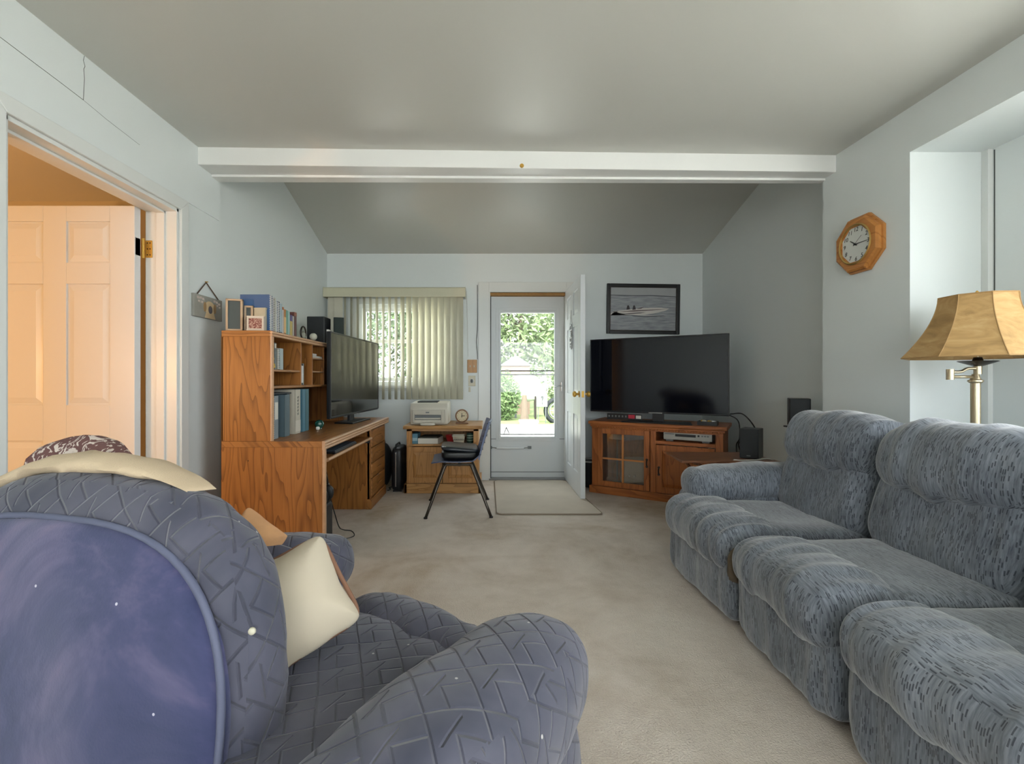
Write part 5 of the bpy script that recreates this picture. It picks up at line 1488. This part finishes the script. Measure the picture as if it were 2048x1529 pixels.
o = G().tube(bez([(1.62, 3.03, .572), (1.66, 3.005, .573), (1.75, 3.02, .572), (1.88, 3.05, .572), (1.93, 3.0, .50), (1.95, 2.95, .30), (1.95, 2.95, .01)], 7), .004, 6).build('charging_cable', WIREW, None, smooth=True)
props(o, 'white charging cable lying across the walnut tray table', 'cable')

# ================================================================== FLOOR LAMP
lm = thing('floor_lamp', 'brushed metal swing arm floor lamp with tan bell shade', 'lamp', (2.17, 2.05, 0), world=True)
lx, ly = 2.17, 2.05
G().lathe([(.14, 0), (.14, .015), (.05, .03), (.025, .05)], (lx, ly, 0), 28).build('base', LAMPM, lm, smooth=0.6)
G().lathe([(.017, .04), (.017, 1.09)], (lx + .005, ly, 0), 14).build('pole', LAMPM, lm, smooth=0.6)
G().lathe([(.020, 1.085), (.026, 1.092), (.026, 1.098), (.018, 1.102), (.012, 1.125)], (lx + .005, ly, 0), 16).build('collar', LAMPM, lm, smooth=0.6)
ar = G().tube([(lx + .0, ly, 1.113), (lx - .10, ly, 1.113)], .0065, 8).build('swing_arm', LAMPM, lm, smooth=True)
G().tube(bez([(lx - .10, ly, 1.135), (lx - .06, ly, 1.136), (lx - .03, ly, 1.150), (lx + .02, ly, 1.150)], 5), .0065, 8).build('arm_upper', LAMPM, lm, smooth=True)
G().lathe([(.014, 1.10), (.014, 1.147)], (lx - .108, ly, 0), 12).build('elbow', LAMPM, lm, smooth=0.6)
G().lathe([(.014, 1.125), (.014, 1.165), (.02, 1.170)], (lx + .015, ly, 0), 14).build('socket_stem', LAMPM, lm, smooth=0.6)
G().lathe([(.014, 1.160), (.045, 1.172), (.068, 1.182), (.062, 1.184), (.02, 1.180), (.014, 1.20)], (lx + .015, ly, 0), 24).build('dish', BRONZE, lm, smooth=0.7)
G().tube([(lx + .015, ly, 1.19), (lx + .015, ly, 1.485)], .004, 6).build('harp', LAMPM, lm)
G().lathe([(.003, 1.475), (.009, 1.482), (.006, 1.492), (.001, 1.498)], (lx + .012, ly, 0), 10).build('finial', BRASS, lm, smooth=True)
def shade_mat():
    t = NT('tan_parchment_shade', .8)
    o_ = t.coord()
    nz1 = t.noise(t.mapping(o_, (6, 6, 16)), 1.0, 4, .6, 1.2)
    t.color(t.ramp(nz1, [(.3, S('9a7a4c')), (.5, S('b6935f')), (.72, S('c8a978'))]))
    t.b.inputs['Subsurface Weight'].default_value = 0.0
    return t.m
SHD = shade_mat()
prof = []
for q in range(13):
    u = q / 12
    r = .132 + (.262 - .132) * (u ** 1.75)
    prof.append((r, 1.472 - u * .272))
inner = [(r - .003, z) for r, z in reversed(prof)]
G().lathe(prof + inner + [prof[0]], (lx + .015, ly, 0), 8, cap=False, phase=.30).build('shade', SHD, lm, smooth=0.45)
for k_ in range(8):
    a_ = 2 * PI * k_ / 8 + .30
    G().tube([(lx + .015 + r * math.cos(a_), ly + r * math.sin(a_), z) for r, z in prof], .0022, 5).build('seam', plain('tan_seam', 'a88657', .8), lm)
for (r, z) in (prof[0], prof[-1]):
    G().tube([(lx + .015 + r * math.cos(2 * PI * q / 8 + .30), ly + r * math.sin(2 * PI * q / 8 + .30), z) for q in range(8)], .003, 5, True).build('shade_rim', plain('tan_seam', 'a88657'), lm)

# ================================================================== WALL CLOCK
wc = thing('wall_clock', 'octagonal oak wall clock with a white dial', 'clock', (2.17, 2.665, 1.885), rz=0)
wc.rotation_euler = (0, 0, -PI / 2)      # local x runs along the wall, -y... faces the room
CLO = oak('clock_oak', '8a4f1c', 'c98a49', 'x')
CLG = plain('clock_gold', 'c9a865', .3, .8)
DIAL = plain('white_dial', 'd2d6d2', .6, 0, .02)
NUM = plain('black_numerals', '2a2c2c', .6)
AF = .162
def octa(r, y_):
    R_ = r / math.cos(PI / 8)
    return [(R_ * math.cos(PI / 8 + q * PI / 4), y_, R_ * math.sin(PI / 8 + q * PI / 4)) for q in range(8)]
# rings of the frame from wall (y=0) out to the room (y negative)
def octring(prof_, name, mat, parent):
    vs = []; fs = []
    for r, y_ in prof_: vs += octa(r, y_)
    n_ = len(prof_)
    for i in range(n_ - 1):
        for k_ in range(8):
            l = (k_ + 1) % 8
            fs.append((i * 8 + k_, i * 8 + l, (i + 1) * 8 + l, (i + 1) * 8 + k_))
    return G().add(vs, fs).build(name, mat, parent)
octring([(.10, -.001), (AF, -.001), (AF, -.016), (AF - .010, -.018), (AF - .010, -.034), (AF - .022, -.042), (.10, -.042), (.10, -.001)], 'frame', CLO, wc)
G().lathe([(.112, -.040), (.118, -.046), (.112, -.050), (.106, -.046), (.106, -.030)], (0, 0, 0), 40, 'y', cap=False).build('bezel', CLG, wc, smooth=0.8)
G().lathe([(.108, -.036), (.108, -.028)], (0, 0, 0), 40, 'y').build('dial', DIAL, wc)
for q in range(1, 13):
    a_ = q * PI / 6
    text('numeral', str(q), .034, NUM, wc, (.085 * math.sin(a_), -.0365, .085 * math.cos(a_)), (PI / 2, 0, 0), .0004, .15)
def hand(name, ang, l, w_, y_, mat=NUM):
    dx, dz = math.sin(ang), math.cos(ang)
    px, pz = dz, -dx
    return G().prism([(-dx * .012 - px * w_, y_, -dz * .012 - pz * w_), (dx * l - px * w_ * .4, y_, dz * l - pz * w_ * .4), (dx * l + px * w_ * .4, y_, dz * l + pz * w_ * .4), (-dx * .012 + px * w_, y_, -dz * .012 + pz * w_)], (0, -.001, 0)).build(name, mat, wc)
hand('hour_hand', math.radians(307), .048, .0035, -.039)
hand('minute_hand', math.radians(90), .088, .003, -.041)
hand('second_hand', math.radians(50), .062, .001, -.043)
G().lathe([(.005, -.045), (.005, -.036)], (0, 0, 0), 10, 'y').build('hub', NUM, wc)

# ================================================================== BOAT PICTURE
pt = thing('boat_picture', 'black framed photograph of a white speedboat on grey water', 'picture', (1.70, 5.05, 1.60), rz=0)
PW, PH = .80, .55
ring(G(), -PW / 2 + .035, PW / 2 - .035, .035, PH - .035, .035, -.028, -.002).build('frame', BLACK, pt, bevel=.005)
ring(G(), -PW / 2 + .042, PW / 2 - .042, .042, PH - .042, .008, -.024, -.012).build('inner_lip', BRONZE, pt)
def water():
    t = NT('grey_water_print', .45)
    n1 = t.noise(t.mapping(t.coord(), (7, 1, 60)), 1.0, 3, .55)
    t.color(t.ramp(n1, [(.3, S('7d8187')), (.6, S('a3a6aa')), (.8, S('b4b6b8'))]))
    return t.m
G().box(-PW / 2 + .03, PW / 2 - .03, -.012, -.008, .03, PH - .03).build('print', water(), pt)
def flat(name, pts, hexc, y_=-.0125):
    G().prism([(x, y_, z) for x, z in pts], (0, -.0006, 0)).build(name, plain('print_' + hexc, hexc, .5), pt)
flat('sky', [(-.36, .425), (.36, .418), (.36, .51), (-.36, .51)], 'a9abad')
flat('far_shore', [(-.36, .420), (-.1, .417), (.1, .419), (.36, .410), (.36, .417), (.1, .428), (-.1, .424), (-.36, .428)], '43494d', -.0132)
flat('wake', [(-.36, .20), (-.30, .25), (-.26, .225), (-.05, .205), (.18, .19), (.20, .205), (.0, .215), (-.2, .235), (-.34, .24)], 'c3bfbd')
flat('hull', [(-.285, .232), (-.27, .252), (-.12, .272), (.02, .288), (.20, .292), (.285, .282), (.24, .258), (.12, .228), (-.05, .205), (-.20, .215)], 'd2cdc6', -.0136)
flat('hull_stripe', [(-.275, .240), (-.10, .258), (.10, .270), (.27, .279), (.10, .262), (-.10, .246)], '5a4a48', -.0143)
flat('hull_graphic', [(-.22, .222), (-.06, .236), (.03, .240), (-.03, .226), (-.15, .217)], '70686a', -.0143)
flat('hull_shadow', [(-.14, .205), (.0, .198), (.22, .208), (.26, .200), (.05, .186), (-.1, .192)], '6b6d72', -.0130)
for x in (-.165, -.10): flat('rider', [(x - .018, .264), (x + .02, .268), (x + .014, .298), (x + .004, .315), (x - .008, .310), (x - .014, .29)], '3c3538', -.0145)
flat('windscreen', [(-.08, .270), (-.02, .278), (.01, .300), (-.03, .288)], '6a5a5c', -.0146)
pt.rotation_euler = (0, math.radians(.8), 0)
